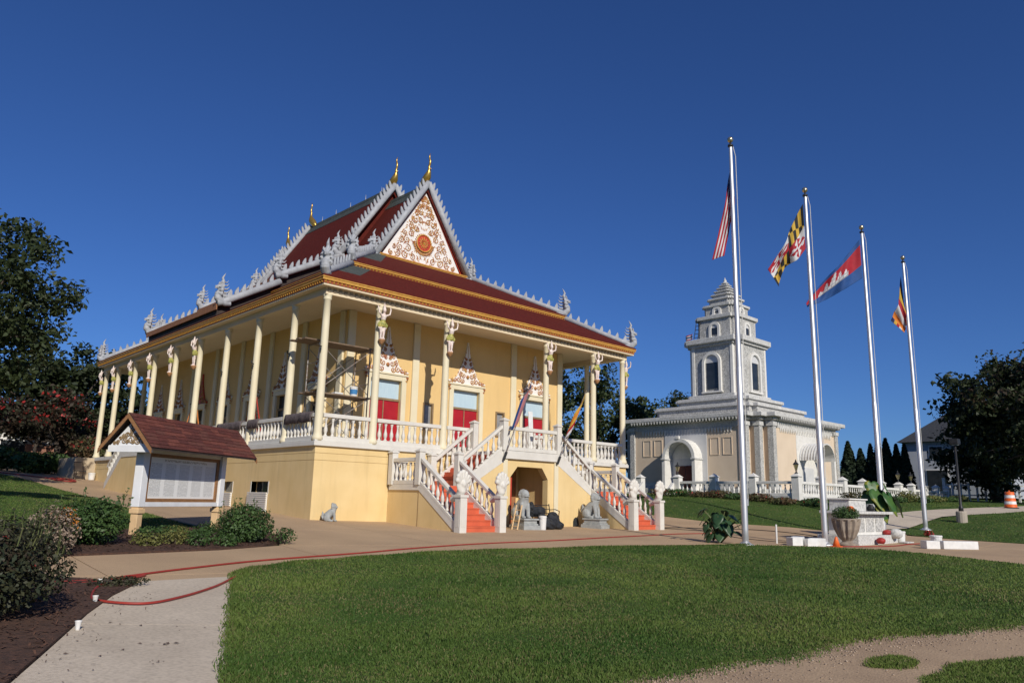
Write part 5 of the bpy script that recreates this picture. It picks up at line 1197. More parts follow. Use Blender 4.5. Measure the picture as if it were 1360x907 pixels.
# ---------------------------------------------------------------- hoses and cords on the drive
def ground_tube(name, label, cat, pts, r, m, off=.004, jit=.0, group=None):
    P = []; n = len(pts)*10
    for i in range(n+1):
        x, y = bez(pts, i/n); P.append((x, y, gz(x, y)+off+r))
    mb = MB(); mb.tube(P, r, 6); return tag(mb.build(name, m, None, smooth=True), label, cat, group)
ground_tube('garden_hose', 'long red hose lying across the drive from the mulch bed', 'hose', [(-9.83,-11.5),(-9.48,-11.39),(-8.83,-10.92),(-7.83,-10.33),(-6.13,-9.52),(-3.45,-8.66),(-1.24,-7.87),(1.6,-7.18),(5.13,-7.06),(8.93,-6.75),(12,-6.3),(14.5,-6.5)], .0165, 'rubber_red')
ground_tube('garden_hose', 'red hose curving over the grey concrete walkway', 'hose', [(-7.48,-11.42),(-7.6,-11.55),(-8.17,-12.27),(-8.9,-12.99),(-9.48,-13.34),(-9.9,-13.0),(-9.86,-12.57),(-9.6,-11.9),(-9.3,-11.5)], .0165, 'rubber_red', .02)
ground_tube('garden_hose', 'doubled red hose loop at the edge of the mulch bed', 'hose', [(-9.9,-11.62),(-9.5,-11.48),(-9.0,-11.05),(-8.7,-10.95),(-9.1,-11.3),(-9.7,-11.4),(-10.1,-11.5)], .0165, 'rubber_red', .01)
ground_tube('garden_hose', 'red hose trailing along the far left drive', 'hose', [(-5.2,26.5),(-4.0,25.0),(-3.0,23.5),(-2.6,22.6),(-2.2,22.9)], .03, 'rubber_red')
coil = [(-2.3+(.45+.03*k/8)*math.cos(k*.7), 22.5+(.9+.04*k/8)*math.sin(k*.7)) for k in range(30)]
ground_tube('hose_coil', 'coil of red hose by the foot of the rear stair', 'hose', coil, .035, 'rubber_red', .02)
ground_tube('power_cord', 'black cord snaking across the drive behind the big leafy plant', 'cord', [(13.8,-3.6),(15.5,-4.0),(16.4,-5.2),(17.6,-5.6),(18.3,-7.0),(18.0,-8.6),(17.0,-9.6),(16.2,-10.4)], .016, 'cord_black')
ground_tube('power_cord', 'thin dark cord along the drive near the right staircase', 'cord', [(14.2,-3.9),(14.9,-5.5),(14.3,-6.8),(13.0,-8.0),(12.5,-9.6),(12.9,-10.8)], .012, 'cord_black')
ground_tube('power_cord', 'orange-red cord on the strip before the stone altar', 'cord', [(12.6,-11.95),(14,-12.2),(15.2,-12.45),(16.4,-12.5),(17.4,-12.4),(18.4,-12.5)], .018, 'rubber_red')

# ---------------------------------------------------------------- scaffold and painters' things on the veranda
sc = thing('scaffold', 'metal frame scaffold with plank decks behind the corner column', 'scaffold', (1.3, 1.25, DZ))
X0, X1, YA_, YB_ = .35, 2.35, .75, 1.75
for x in (X0, X1):
    for y in (YA_, YB_): m = MB(); m.tube([(x, y, DZ), (x, y, 6.55 if x == X0 else 6.35)], .024, 8); m.build('upright', 'scaf_metal', sc, smooth=True)
    for z in (DZ+.35, DZ+.95, 4.42, 5.0, 5.6, 6.28): m = MB(); m.tube([(x, YA_, z), (x, YB_, z)], .02, 6); m.build('rung', 'scaf_metal', sc)
for y in (YA_, YB_):
    for z0, z1 in ((DZ+.3, 4.4), (4.6, 6.2)):
        m = MB(); m.tube([(X0, y, z0), (X1, y, z1)], .014, 6); m.build('cross_brace', 'scaf_metal', sc); m = MB(); m.tube([(X0, y+.03, z1), (X1, y+.03, z0)], .014, 6); m.build('cross_brace', 'scaf_metal', sc)
for z, x0, x1 in ((4.45, .1, 2.5), (6.32, -.35, 2.65)):
    for k in range(4): m = MB(); m.box(x0-.1*(k % 2), x1+.08*(k % 3), YA_+.01+k*.25, YA_+.24+k*.25, z+.002*k, z+.05+.002*k); m.build('plank', 'plank', sc, bevel=.006)
def bucket(name, label, x, y, z, h=.36, r=.15, m='plastic_white', band=None, group=None):
    t = thing(name, label, 'bucket', (x, y, z), group); mb = MB(); mb.lathe([(r*.86,0),(r,h*.86),(r*1.07,h*.87),(r*1.07,h*.94),(r,h*.95),(r*1.02,h),(r*.94,h),(r*.9,h*.9),(r*.8,h*.2)], (x, y, z), 16); mb.build('tub', m, t, smooth=False)
    mb = MB(); mb.tube([(x+r*1.05*math.cos(a), y-.12*math.sin(a), z+h*.88-r*.75*math.sin(a)) for a in [math.pi*i/10 for i in range(11)]], .006, 5); mb.build('wire_handle', 'steel', t)
    if band: mb = MB(); mb.lathe([(r*.9,h*.2),(r*.985,h*.7)], (x, y, z), 16, 1.012, 1.012); mb.build('label_band', band, t)
    return t
bucket('paint_bucket', 'white bucket with a blue label on the lower scaffold deck', 1.9, 1.0, 4.51, .36, .15, 'plastic_white', 'plastic_blue')
tag(MB().box(1.05, 1.4, .85, 1.15, 4.51, 4.58).build('paint_tray', 'plastic_white', None, bevel=.03), 'white paint tray lying on the lower scaffold deck', 'tray')
def stepladder(name, label, x, y, z, h, m, ang=0):
    t = thing(name, label, 'ladder', (x, y, z)); R_ = Matrix.Rotation(ang, 3, 'Z')
    def W_(p): q = R_@Vector(p); return (x+q.x, y+q.y, z+q.z)
    for s in (-1, 1):
        mb = MB(); mb.tube([W_((s*.28,-.45,0)), W_((s*.18,0,h))], .03, 6); mb.build('front_rail', m, t); mb = MB(); mb.tube([W_((s*.28,.45,0)), W_((s*.18,0,h))], .024, 6); mb.build('rear_rail', m, t)
    for k in range(1, 7): f = k/7; mb = MB(); w = .28-.1*f; mb.tube([W_((-w,-.45*(1-f),h*f)), W_((w,-.45*(1-f),h*f))], .022, 6, .6); mb.build('tread', m, t)
    mb = MB(); mb.hexa([W_(p) for p in ((-.22,-.12,h-.02),(.22,-.12,h-.02),(.22,.12,h-.02),(-.22,.12,h-.02),(-.22,-.12,h+.05),(.22,-.12,h+.05),(.22,.12,h+.05),(-.22,.12,h+.05))]); mb.build('top_cap', 'dark', t)
stepladder('stepladder', 'red stepladder on the left veranda before the second window', .95, 7.3, DZ, 2.2, 'ladder_red', rad(80)); stepladder('stepladder', 'orange stepladder on the left veranda further back', .8, 13.6, DZ, 2.3, 'ladder_orange', rad(95))
def rug(y0, y1, label):
    m = MB(); n = 16; prof = [(-.16,-.32),(-.155,-.05),(-.12,.03),(0,.05),(.10,.03),(.12,-.1),(.13,-.28)]
    for i in range(n+1):
        y = y0+(y1-y0)*i/n; w = .012*math.sin(i*1.9)
        for (a, b) in prof: m.v.append((-.02+a+w*(1 if a < 0 else -1), y, DZ+.93+b+.015*math.sin(i*1.3+a*9)))
    k = len(prof)
    for i in range(n):
        for j in range(k-1): m.f.append((i*k+j, i*k+j+1, (i+1)*k+j+1, (i+1)*k+j)); m.mi.append(0)
    o = m.build('draped_rug', 'rug', None, smooth=True); sd = o.modifiers.new('s', 'SOLIDIFY'); sd.thickness = .03; tag(o, label, 'rug')
rug(.25, 2.15, 'dark rug draped over the left veranda rail beside the corner column'); rug(4.4, 5.25, 'short dark rug draped over the rail beyond the second side column')
rug(5.9, 8.2, 'long grey rug draped over the left rail above the notice board roof')
mb = MB(); c_ = (XC+.35, -1.7); mb.hexa([(c_[0]-.1,c_[1],DZ),(c_[0]+.12,c_[1],DZ),(c_[0]+.12,c_[1]+.03,DZ),(c_[0]-.1,c_[1]+.03,DZ),(c_[0]+.12,c_[1]+.35,DZ+1.7),(c_[0]+.36,c_[1]+.35,DZ+1.7),(c_[0]+.36,c_[1]+.38,DZ+1.7),(c_[0]+.12,c_[1]+.38,DZ+1.7)])
tag(mb.build('leaning_board', 'plastic_white', None), 'narrow white board leaning on the landing before the right door', 'board')

# ---------------------------------------------------------------- guardian lions
def lion_mesh():
    m = MB()
    m.tube([(0,.34,.10),(0,.28,.34),(0,.10,.52),(0,-.04,.64),(0,-.08,.76)], [.20,.24,.22,.19,.16], 12)       # back to neck
    m.ball((0,-.04,.52), .17, .16, .22, 12, 8)                                                               # chest
    for s in (-1, 1):
        m.ball((s*.19,.30,.20), .12, .21, .21, 10, 8); m.tube([(s*.20,.30,.10),(s*.21,.05,.05),(s*.21,-.06,.05)], [.09,.07,.065], 8)   # haunch, hind foot
        m.tube([(s*.12,-.06,.56),(s*.125,-.13,.32),(s*.125,-.14,.08)], [.105,.085,.075], 10); m.ball((s*.125,-.20,.05), .085, .12, .055, 8, 6)   # fore leg, paw
        m.ball((s*.13,-.06,.98), .05, .04, .06, 8, 6)                                                        # ear
        m.ball((s*.07,-.235,.90), .035, .03, .03, 8, 6)                                                      # brow
    m.ball((0,-.07,.88), .185, .18, .20, 14, 10); m.ball((0,-.20,.83), .12, .11, .06, 10, 7); m.ball((0,-.18,.735), .10, .09, .035, 10, 6); m.ball((0,-.28,.865), .04, .04, .03, 8, 6)
    for k in range(9):
        a = rad(-120+30*k); m.ball((math.sin(a)*.17, .02, .87+math.cos(a)*.17), .065, .09, .065, 8, 6)         # mane curls
    m.tube([(0,.50,.10),(0,.60,.28),(0,.56,.48),(0,.60,.60)], [.05,.06,.06,.015], 8)                          # tail
    return bake_remesh(m, 'body', ['lion_grey', 'dark'], .02, lambda x, y, z: 1 if (abs(x) < .085 and y < -.20 and .765 < z < .79) or (abs(abs(x)-.07) < .02 and y < -.25 and .875 < z < .895) else 0, 1)
LION = lion_mesh()
def lion(x, y, ang, s, label, ped=True):
    z = gz(x, y); t = thing('guardian_lion', label, 'lion statue', (x, y, z), None)
    h = 0
    if ped:
        for k, (w, z0, z1) in enumerate(((.46,-.1,.14),(.40,.14,.2),(.36,.2,.32),(.42,.32,.38))):
            mb = MB(); mb.box(-w*.8, w*.8, -w, w, z0, z1); mb.v = [(x+a*math.cos(ang)-b*math.sin(ang), y+a*math.sin(ang)+b*math.cos(ang), z+c) for a, b, c in mb.v]; mb.build('pedestal', 'lion_grey', t, bevel=.01)
        h = .375
    o = link('body', LION, t, (x+.08*math.sin(ang), y-.08*math.cos(ang)*-1, z+h)); o.rotation_euler.z = ang; o.scale = (s,)*3
lion(6.95, -3.05, rad(-8), .96, 'grey stone lion seated on a pedestal before the porch arch'); lion(10.98, -2.95, rad(12), .92, 'grey stone lion seated beside the right staircase'); lion(.42, -.55, rad(60), .55, 'small grey lion sitting on the ground at the front wall corner', False)

# bench with dark covers, bucket, little ladder
bn = thing('garden_bench', 'black metal bench piled with dark covers under the porch', 'bench', (8.15, -2.8, gz(8.15, -2.8)))
bz = gz(8.15, -2.8)
for k in range(5): m = MB(); m.box(7.45, 8.9, -2.95+k*.1, -2.88+k*.1, bz+.42, bz+.445); m.build('seat_slat', 'black_iron', bn)
for x in (7.47, 8.86):
    for y in (-2.93, -2.48): m = MB(); m.tube([(x, y, bz-.02), (x, y, bz+.43)], .02, 6); m.build('leg', 'black_iron', bn)
    m = MB(); m.tube([(x, -2.48, bz+.42), (x, -2.40, bz+.9)], .02, 6); m.build('back_post', 'black_iron', bn); m = MB(); m.tube([(x, -2.43, bz+.68), (x, -2.75, bz+.70), (x, -2.97, bz+.64), (x, -2.93, bz+.42)], .018, 6); m.build('armrest', 'black_iron', bn)
for k in range(3): m = MB(); m.tube([(7.47, -2.46+.03*k, bz+.55+.15*k), (8.86, -2.46+.03*k, bz+.55+.15*k)], .016, 6); m.build('back_rail', 'black_iron', bn)
def heap(name, label, pts, m, seed, vox=.04):
    g = random.Random(seed); mb = MB()
    for (x, y, z, rx, ry, rz) in pts: mb.ball((x, y, z), rx, ry, rz, 10, 7)
    me = bake_remesh(mb, name, m, vox, None, 2)
    co = np.empty(len(me.vertices)*3); me.vertices.foreach_get('co', co); co = co.reshape(-1, 3)
    d = .03*np.sin(co[:,0]*23+co[:,2]*9)*np.sin(co[:,1]*19+seed)+.02*np.sin(co[:,2]*41+co[:,0]*13); co[:,0] += d; co[:,1] += d*.6; me.vertices.foreach_set('co', co.ravel()); me.update()
    return tag(link(name, me), label, 'cover')
heap('black_cover', 'heap of black plastic sheeting slumped before the bench', [(7.95,-3.3,bz+.18,.42,.25,.24),(8.25,-3.2,bz+.28,.34,.2,.36),(7.7,-3.2,bz+.25,.22,.2,.34),(8.45,-3.3,bz+.12,.28,.2,.16)], 'black_cloth', 2)
heap('dark_jacket', 'dark blue cloth thrown over the bench back', [(7.75,-2.62,bz+.62,.3,.2,.22),(8.15,-2.6,bz+.62,.32,.18,.2),(7.6,-2.7,bz+.7,.16,.12,.3)], 'black_cloth', 5)
bucket('plastic_bucket', 'tall white bucket beside the black sheeting', 7.42, -3.5, gz(7.42, -3.5), .5, .14)
bucket('plastic_bucket', 'white bucket right of the stone altar', 18.63, -11.73, gz(18.63, -11.73), .42, .19); bucket('plastic_bucket', 'white bucket standing behind the white blocks', 17.6, -13.35, gz(17.6, -13.35)+.0, .40, .2)
m = MB(); lz = gz(6.2, -3.3); ld = thing('wooden_ladder', 'short wooden ladder leaning on the left lion', 'ladder', (6.2, -3.35, lz))
for y in (0, .3): mb = MB(); mb.tube([(6.15+.05*y, -3.5+y, lz), (6.55+.05*y, -3.3+y, lz+.85)], .025, 6); mb.build('rail', 'sign_post', ld)
for k in range(4): f = (k+.6)/4.5; mb = MB(); mb.tube([(6.15+.4*f, -3.5+.2*f, lz+.85*f), (6.15+.4*f+.015, -3.2+.2*f, lz+.85*f)], .018, 6); mb.build('rung', 'sign_post', ld)

# ---------------------------------------------------------------- stone altar group by the flagpoles
ax, ay = 16.6, -11.0; az = gz(ax, ay)
al = thing('stone_altar', 'weathered white stone altar with carved panels and a flat slab top', 'altar', (ax, ay, az))
for nme, (x0, x1, y0, y1, z0, z1), m in (('step', (-1.75,1.75,-.75,.75,-.2,.30), 'stone_light'), ('body', (-1.35,1.35,-.45,.5,.30,1.05), 'stone_white'), ('table_slab', (-1.7,1.65,-.7,.65,1.05,1.15), 'stone_light'), ('upper_block', (-1.3,.15,-.3,.45,1.15,1.55), 'stone_light'), ('upper_cap', (-1.36,.2,-.36,.5,1.55,1.6), 'stone_white')):
    MB().box(ax+x0, ax+x1, ay+y0, ay+y1, az+z0, az+z1).build(nme, m, al, bevel=.015)
for k in range(3): MB().box(ax-1.2+k*.85, ax-.5+k*.85, ay-.475, ay-.451, az+.42, az+.92).build('carved_panel', 'stone', al, bevel=.01)
MB().box(ax-1.42, ax+1.42, ay-.5, ay-.452, az+.95, az+1.04).build('carved_frieze', 'stone', al, bevel=.01)
def jar(name, label, x, y, z, prof, m, cat): mb = MB(); mb.lathe(prof, (x, y, z), 14); return tag(mb.build(name, m, None, smooth=True), label, cat)
jar('incense_pot', 'grey stone pot on the altar slab', ax+.7, ay-.2, az+1.15, [(.12,0),(.18,.06),(.19,.22),(.15,.26),(.16,.28),(.12,.28)], 'lion_grey', 'pot'); jar('dark_pot', 'small dark pot beside the grey pot on the altar', ax+.32, ay-.4, az+1.15, [(.08,0),(.14,.08),(.12,.18),(.07,.22),(.09,.26)], 'dark', 'pot')
jar('helmet', 'orange and white hard hat on the altar end', ax-1.45, ay-.4, az+1.15, [(.19,0),(.19,.02),(.15,.03),(.14,.1),(.09,.16),(.02,.18)], 'orange', 'helmet')
jar('flower_bowl', 'red flowers in a low bowl at the altar foot', ax-.35, ay-.95, az+.02, [(.10,0),(.15,.07),(.16,.14),(.1,.2),(.03,.22)], 'flower_red', 'flowers'); jar('flower_bowl', 'bright red offering cloth on the altar step', ax+1.2, ay-.58, az+.30, [(.12,0),(.17,.06),(.15,.14),(.06,.18)], 'flower_red', 'flowers')
jar('stone_pot', 'round whitish stone pot on the altar step', ax+1.35, ay-.85, az+.18, [(.12,0),(.22,.08),(.24,.22),(.16,.32),(.08,.35)], 'stone_light', 'pot')
# fluted urn with a clipped plant
ux, uy = 14.0, -11.72; uz = gz(ux, uy)
ur = thing('fluted_urn', 'large brown fluted stone urn planted with a clipped green shrub', 'urn', (ux, uy, uz))
mb = MB(); prof = [(.28,-.03),(.3,.06),(.16,.14),(.17,.18),(.27,.3),(.38,.55),(.44,.84),(.47,.88),(.47,.92),(.40,.92),(.36,.8)]; n = 48
vs = []; fs = []
for r, z in prof:
    for i in range(n):
        a = 2*math.pi*i/n; rr = r*(1+(.075*(1 if i % 4 < 2 else -1) if .2 < z < .86 else 0)); vs.append((ux+rr*math.cos(a), uy+rr*math.sin(a), uz+z))
for j in range(len(prof)-1):
    for i in range(n): fs.append((j*n+i, j*n+(i+1) % n, (j+1)*n+(i+1) % n, (j+1)*n+i))
mb.add(vs, fs); mb.build('urn_body', 'planter_stone', ur)
mb = MB(); mb.lathe([(.39,.84),(.2,.87),(.01,.88)], (ux, uy, uz), 16); mb.build('soil', 'mulch', ur)
ux2, uy2 = 18.9, -10.6; uz2 = gz(ux2, uy2)
ur2 = thing('fluted_urn', 'second fluted urn half hidden behind the altar, holding the tall big-leaved plant', 'urn', (ux2, uy2, uz2)); mb = MB(); mb.add([(v[0]-ux+ux2, v[1]-uy+uy2, v[2]-uz+uz2) for v in vs], fs); mb.build('urn_body', 'planter_stone', ur2)
mb = MB(); mb.lathe([(.39,.84),(.2,.87),(.01,.88)], (ux2, uy2, uz2), 16); mb.build('soil', 'mulch', ur2)
# traffic cone, drum
def cone(x, y, label):
    z = gz(x, y); t = thing('traffic_cone', label, 'cone', (x, y, z)); MB().box(x-.15, x+.15, y-.15, y+.15, z, z+.03).build('base', 'orange', t, bevel=.01); mb = MB(); mb.lathe([(.12,.03),(.04,.31),(.025,.33)], (x, y, z), 16); mb.build('body', 'orange', t, smooth=True)
cone(12.75, -11.9, 'small orange traffic cone at the foot of the second flagpole')
bx_, by_ = 40.44, -10.0; bz_ = gz(bx_, by_); dr = thing('traffic_drum', 'orange and white striped traffic drum on the far path', 'drum', (bx_, by_, bz_))
for k in range(5): mb = MB(); r0, r1 = .33-.02*k, .33-.02*(k+1)+.01; mb.lathe([(r0+.015,.06+k*.18),(r0,.08+k*.18),(r1,.235+k*.18),(r1-.01,.24+k*.18)], (bx_, by_, bz_), 18); mb.build('band', 'orange' if k % 2 == 0 else 'plastic_white', dr, smooth=True)
mb = MB(); mb.lathe([(.42,-.02),(.42,.05),(.34,.06)], (bx_, by_, bz_), 18); mb.build('base', 'dark', dr); mb = MB(); mb.tube([(bx_-.1, by_, bz_+.96), (bx_-.08, by_, bz_+1.03), (bx_+.08, by_, bz_+1.03), (bx_+.1, by_, bz_+.96)], .02, 6); mb.build('handle', 'orange', dr)
# white foam blocks lying about
def block(x, y, sx, sy, sz, a, label, m='plastic_white', dz=0):
    z = gz(x, y)+dz; mb = MB(); mb.box(-sx/2, sx/2, -sy/2, sy/2, 0, sz); ca, sa = math.cos(a), math.sin(a); mb.v = [(x+p*ca-q*sa, y+p*sa+q*ca, z+c) for p, q, c in mb.v]; return tag(mb.build('white_block', m, None, bevel=.012), label, 'block', 'white blocks by the flagpoles')
block(17.1, -14.2, 1.3, .34, .27, rad(-36), 'long white block lying right of the bucket at the lawn edge'); block(16.25, -13.6, .5, .34, .27, rad(-36), 'shorter white block at the left end of the long one')
block(11.6, -11.15, .55, .35, .28, rad(20), 'white block beside the second flagpole, behind the two others'); block(11.75, -11.5, .4, .3, .24, rad(-30), 'small tilted white block, middle of three left of the second flagpole'); block(12.1, -11.55, .5, .3, .26, rad(-55), 'white block nearest the foot of the second flagpole'); block(11.25, -11.2, .4, .3, .26, rad(-20), 'leftmost white block near the second flagpole')
tag(MB().box(18.0, 18.7, -12.2, -11.9, gz(18.3,-12)+.01, gz(18.3,-12)+.06).build('flat_slab', 'stone_light', None, bevel=.01), 'flat pale slab lying by the altar bucket', 'slab')
mb = MB(); mb.tube([(11.6, -10.4, gz(11.6,-10.4)), (11.6, -10.4, gz(11.6,-10.4)+.62)], .03, 6); tag(mb.build('white_stake', 'plastic_white', None), 'short white stake on the drive left of the second flagpole', 'stake')

# ---------------------------------------------------------------- lamp post, distant fence and houses
lx, ly_ = 28.49, -10.94; lz = gz(lx, ly_); lp = thing('lamp_post', 'tall dark lamp post on a pale concrete footing', 'lamp post', (lx, ly_, lz))
mb = MB(); mb.lathe([(.24,-.2),(.24,.5),(.2,.54)], (lx, ly_, lz), 14); mb.build('footing', 'conc', lp); mb = MB(); mb.lathe([(.11,.52),(.10,.75),(.06,.8),(.05,3.7)], (lx, ly_, lz), 10); mb.build('shaft', 'black_iron', lp, smooth=True)
MB().box(lx-.2, lx+.2, ly_-.2, ly_+.2, lz+3.72, lz+4.0).build('lamp_head', 'black_iron', lp, bevel=.03); MB().box(lx-.14, lx+.14, ly_-.14, ly_+.14, lz+3.69, lz+3.719).build('lens', 'glass_grey', lp)
fn = thing('picket_fence', 'white fence far behind the right lawn', 'fence', (66, -10, 2.2))
fa, fb = Vector((56.0, -1.5)), Vector((66.0, -24.0))
nF = 44
for k in range(nF):
    p = fa.lerp(fb, k/(nF-1)); z = gz(p.x, p.y); hgt = 1.35 if k % 8 else 1.75; w = .07 if k % 8 else .11
    MB().box(p.x-w, p.x+w, p.y-w, p.y+w, z-.1, z+hgt).build('picket' if k % 8 else 'post', 'house_white', fn)
for z in (.35, 1.15): mb = MB(); obox(mb, fa, fb, .06, gz(fa.x,fa.y)+z, gz(fa.x,fa.y)+z+.1, gz(fb.x,fb.y)+z, gz(fb.x,fb.y)+z+.1); mb.build('rail', 'house_white', fn)
def house(name, label, x0, x1, y0, y1, z, h, rh, wall, roofm, ridge='x', wins=(), doorp=None, garage=None):
    t = thing(name, label, 'house', ((x0+x1)/2, (y0+y1)/2, z)); MB().box(x0, x1, y0, y1, z-.3, z+h).build('wall', wall, t)
    o = .5; mb = MB()
    if ridge == 'x': mb.prism([(y0-o, z+h-.1), (y1+o, z+h-.1), ((y0+y1)/2, z+h+rh)], 'yz', x0-o, x1+o)
    else: mb.prism([(x0-o, z+h-.1), (x1+o, z+h-.1), ((x0+x1)/2, z+h+rh)], 'xz', y0-o, y1+o)
    mb.build('roof', roofm, t)
    for f, a, b, c, d in wins:
        if f == 'F': w = MB().box(a, b, y0-.06, y0-.01, z+c, z+d).build('window', 'house_white', t); MB().box(a+.1, b-.1, y0-.09, y0-.062, z+c+.1, z+d-.1).build('pane', 'glass_dark', w)
        else: w = MB().box(x0-.06, x0-.01, a, b, z+c, z+d).build('window', 'house_white', t); MB().box(x0-.09, x0-.062, a+.1, b-.1, z+c+.1, z+d-.1).build('pane', 'glass_dark', w)
    return t
house('grey_house', 'grey sided house behind the right trees', 66, 76, -4, 5, 2.4, 5.0, 2.6, 'siding', 'roof_grey', 'x', (('L',-2.5,-1.2,3.2,4.5),('L',1.5,2.8,3.2,4.5),('L',-2.5,-1.2,.8,2.1),('L',1.2,3.2,.2,2.3),('F',68,69.3,3.2,4.5),('F',72,73.3,3.2,4.5)))
lh_ = house('low_house', 'low white house with a brown roof beyond the left planting', -14, 6, 40, 48, 2.0, 3.1, 2.0, 'house_white', 'house_roof', 'x', (('F',-7,-5.4,.9,2.2),('F',-2.6,-.8,0,2.3)))
MB().box(-1.0, 5.9, 39.8, 39.98, 1.9, 4.0).build('brick_wall', 'house_brick', lh_)
# concrete planter by the rear stair, folding chair
pw = thing('planter_box', 'tan concrete planter box with a trailing shrub at the temple rear', 'planter', (1, 27, 1.5)); pz = gz(-1, 26)
mb = MB(); ring(mb, -1.2, 3.4, 25.4, 29.0, pz-.4, pz+1.15, .2); mb.build('planter_wall', 'planter_wall', pw, bevel=.03); MB().box(-.98, 3.18, 25.62, 28.78, pz, pz+1.02).build('soil', 'mulch', pw)
ch = thing('metal_chair', 'thin dark garden chair before the tan planter', 'chair', (-1.0, 24.7, pz)); z0 = gz(-1.0, 24.7)
for x, y in ((-1.25,24.5),(-.8,24.5),(-1.25,24.95),(-.8,24.95)): m = MB(); m.tube([(x, y, z0), (x, y, z0+.45)], .018, 5); m.build('leg', 'black_iron', ch)
MB().box(-1.27, -.78, 24.48, 24.97, z0+.45, z0+.48).build('seat', 'black_iron', ch)
for x in (-1.25, -.8): m = MB(); m.tube([(x, 24.95, z0+.45), (x-.04, 25.08, z0+.95)], .018, 5); m.build('back_post', 'black_iron', ch)
m = MB(); m.tube([(-1.29, 25.08, z0+.95), (-.84, 25.08, z0+.95)], .018, 5); m.build('back_rail', 'black_iron', ch)
bucket('plastic_bucket', 'pale bucket standing beside the tan planter', -.35, 24.9, gz(-.35, 24.9), .4, .18)
# little white cup lights in the near mulch bed
for i, (x, y, lab) in enumerate(((-9.55,-11.75,'white cup light nearest the red hose loop'), (-9.95,-13.05,'white cup light in mulch beside the walkway'), (-10.5,-14.55,'white cup light nearest the camera in the mulch'))):
    z = gz(x, y)+.03; t = thing('cup_light', lab, 'light', (x, y, z)); mb = MB(); mb.lathe([(.018,-.05),(.022,.0),(.034,.066),(.037,.072),(.03,.072),(.022,.02)], (x, y, z), 12); mb.build('cup', 'plastic_white', t, smooth=True); mb = MB(); mb.tube([(x, y, z-.1), (x, y, z)], .01, 5); mb.build('stake', 'dark', t)
# ---------------------------------------------------------------- vegetation
def leaf_mesh(name, P, size, mats, g, up=.35, mi=None, aspect=.55, out=None):
    n = len(P); d = g.normal(size=(n, 3)); d /= np.linalg.norm(d, axis=1)[:, None]
    nrm = g.normal(size=(n, 3))+np.array([0, 0, up*2])
    if out is not None: nrm += out*1.2
    nrm /= np.linalg.norm(nrm, axis=1)[:, None]
    u = np.cross(nrm, d); u /= np.linalg.norm(u, axis=1)[:, None]+1e-9; v = np.cross(nrm, u)
    s = size*(.6+.8*g.random(n))[:, None]; a, b = u*s*.5, v*s*.5*aspect
    fold = nrm*s*.10
    V = np.stack([P-a, P-a*.1+b+fold, P+a, P-a*.1-b+fold], 1).reshape(-1, 3)
    return np_mesh(name, V, np.arange(n*4).reshape(n, 4), mats, mi)
def ell(g, n, c, r, shell=.5):
    d = g.normal(size=(n, 3)); d /= np.linalg.norm(d, axis=1)[:, None]; k = g.random(n)**shell
    return np.array(c)+d*np.array(r)*k[:, None], d
def tree(name, label, cat, base, lobes, clumps, per, crad, leaf, m, seed, trunk_r=.3, group=None, accent=None, acc_frac=0, shell=.45, limbs=10):
    g = np.random.default_rng(seed); t = thing(name, label, cat, base, group); b = Vector(base)
    tot = sum(r[0]*r[1]*r[2] for c, r in lobes); P = []; C_ = []
    for c, r in lobes:
        k = max(3, int(clumps*(r[0]*r[1]*r[2])/tot)); q, d = ell(g, k, c, r, shell)
        for i in range(k):
            cr = crad*(.6+.8*g.random()); C_.append(q[i]); x, _ = ell(g, int(per*(.6+.8*g.random())), q[i], (cr, cr, cr*.7), .6); P.append(x)
    P = np.concatenate(P); mi = None; mats = [m]
    if accent: mats.append(accent); mi = (g.random(len(P)) < acc_frac*(P[:,2] > np.median(P[:,2])-.3)).astype(np.int32)
    cr = link('crown', leaf_mesh('crown', P-np.array(base), leaf, mats, g, mi=mi), t, base)
    mb = MB(); cen = np.mean([c for c, r in lobes], axis=0); low = min(c[2]-r[2] for c, r in lobes); top = Vector((cen[0], cen[1], cen[2]))
    fork = b.lerp(Vector((cen[0], cen[1], low+.6)), .8); fork.z = max(b.z+.8, low-.2)
    mb.tube([b-Vector((0,0,.4)), b+Vector((0,0,.15)), b.lerp(fork, .5)+Vector((.05,.04,0)), fork, top], [trunk_r*1.5, trunk_r*1.1, trunk_r*.85, trunk_r*.7, trunk_r*.2], 9)
    for i in range(limbs):
        c = Vector(C_[int(g.integers(len(C_)))]); s = fork.lerp(top, g.random()*.6); mid = s.lerp(c, .5)+Vector((0,0,.12*(c-s).length*g.random())); mb.tube([s, mid, c], [trunk_r*.42, trunk_r*.25, trunk_r*.06], 6)
    mb.build('trunk', 'bark', t, smooth=True)
    return t
tree('shade_tree', 'tall dark leafy tree filling the left edge of the view', 'tree', (-9.6, 14.6, gz(-9.6, 14.6)), [((-9.6,14.6,8.4),(4.5,4.5,4.2)),((-6.6,15.2,9.2),(2.6,2.4,2.0)),((-8.4,14.2,11.4),(2.4,2.4,1.7)),((-7.2,15.0,6.4),(2.4,2.4,1.5)),((-12,14,8),(3.4,3.4,3.4))], 190, 150, 1.05, .26, 'leaf_left', 21, .34, limbs=16)
tree('shade_tree', 'dark rounded tree behind the red flowering tree on the left', 'tree', (.6, 37.5, gz(.6, 37.5)), [((.6,37.5,8.2),(4.2,4.0,3.4)),((-2.6,37.0,7.2),(3.0,3.0,2.8)),((3.4,38.5,7.0),(2.8,3,2.6))], 80, 120, 1.3, .38, 'leaf_dark', 22, .3)
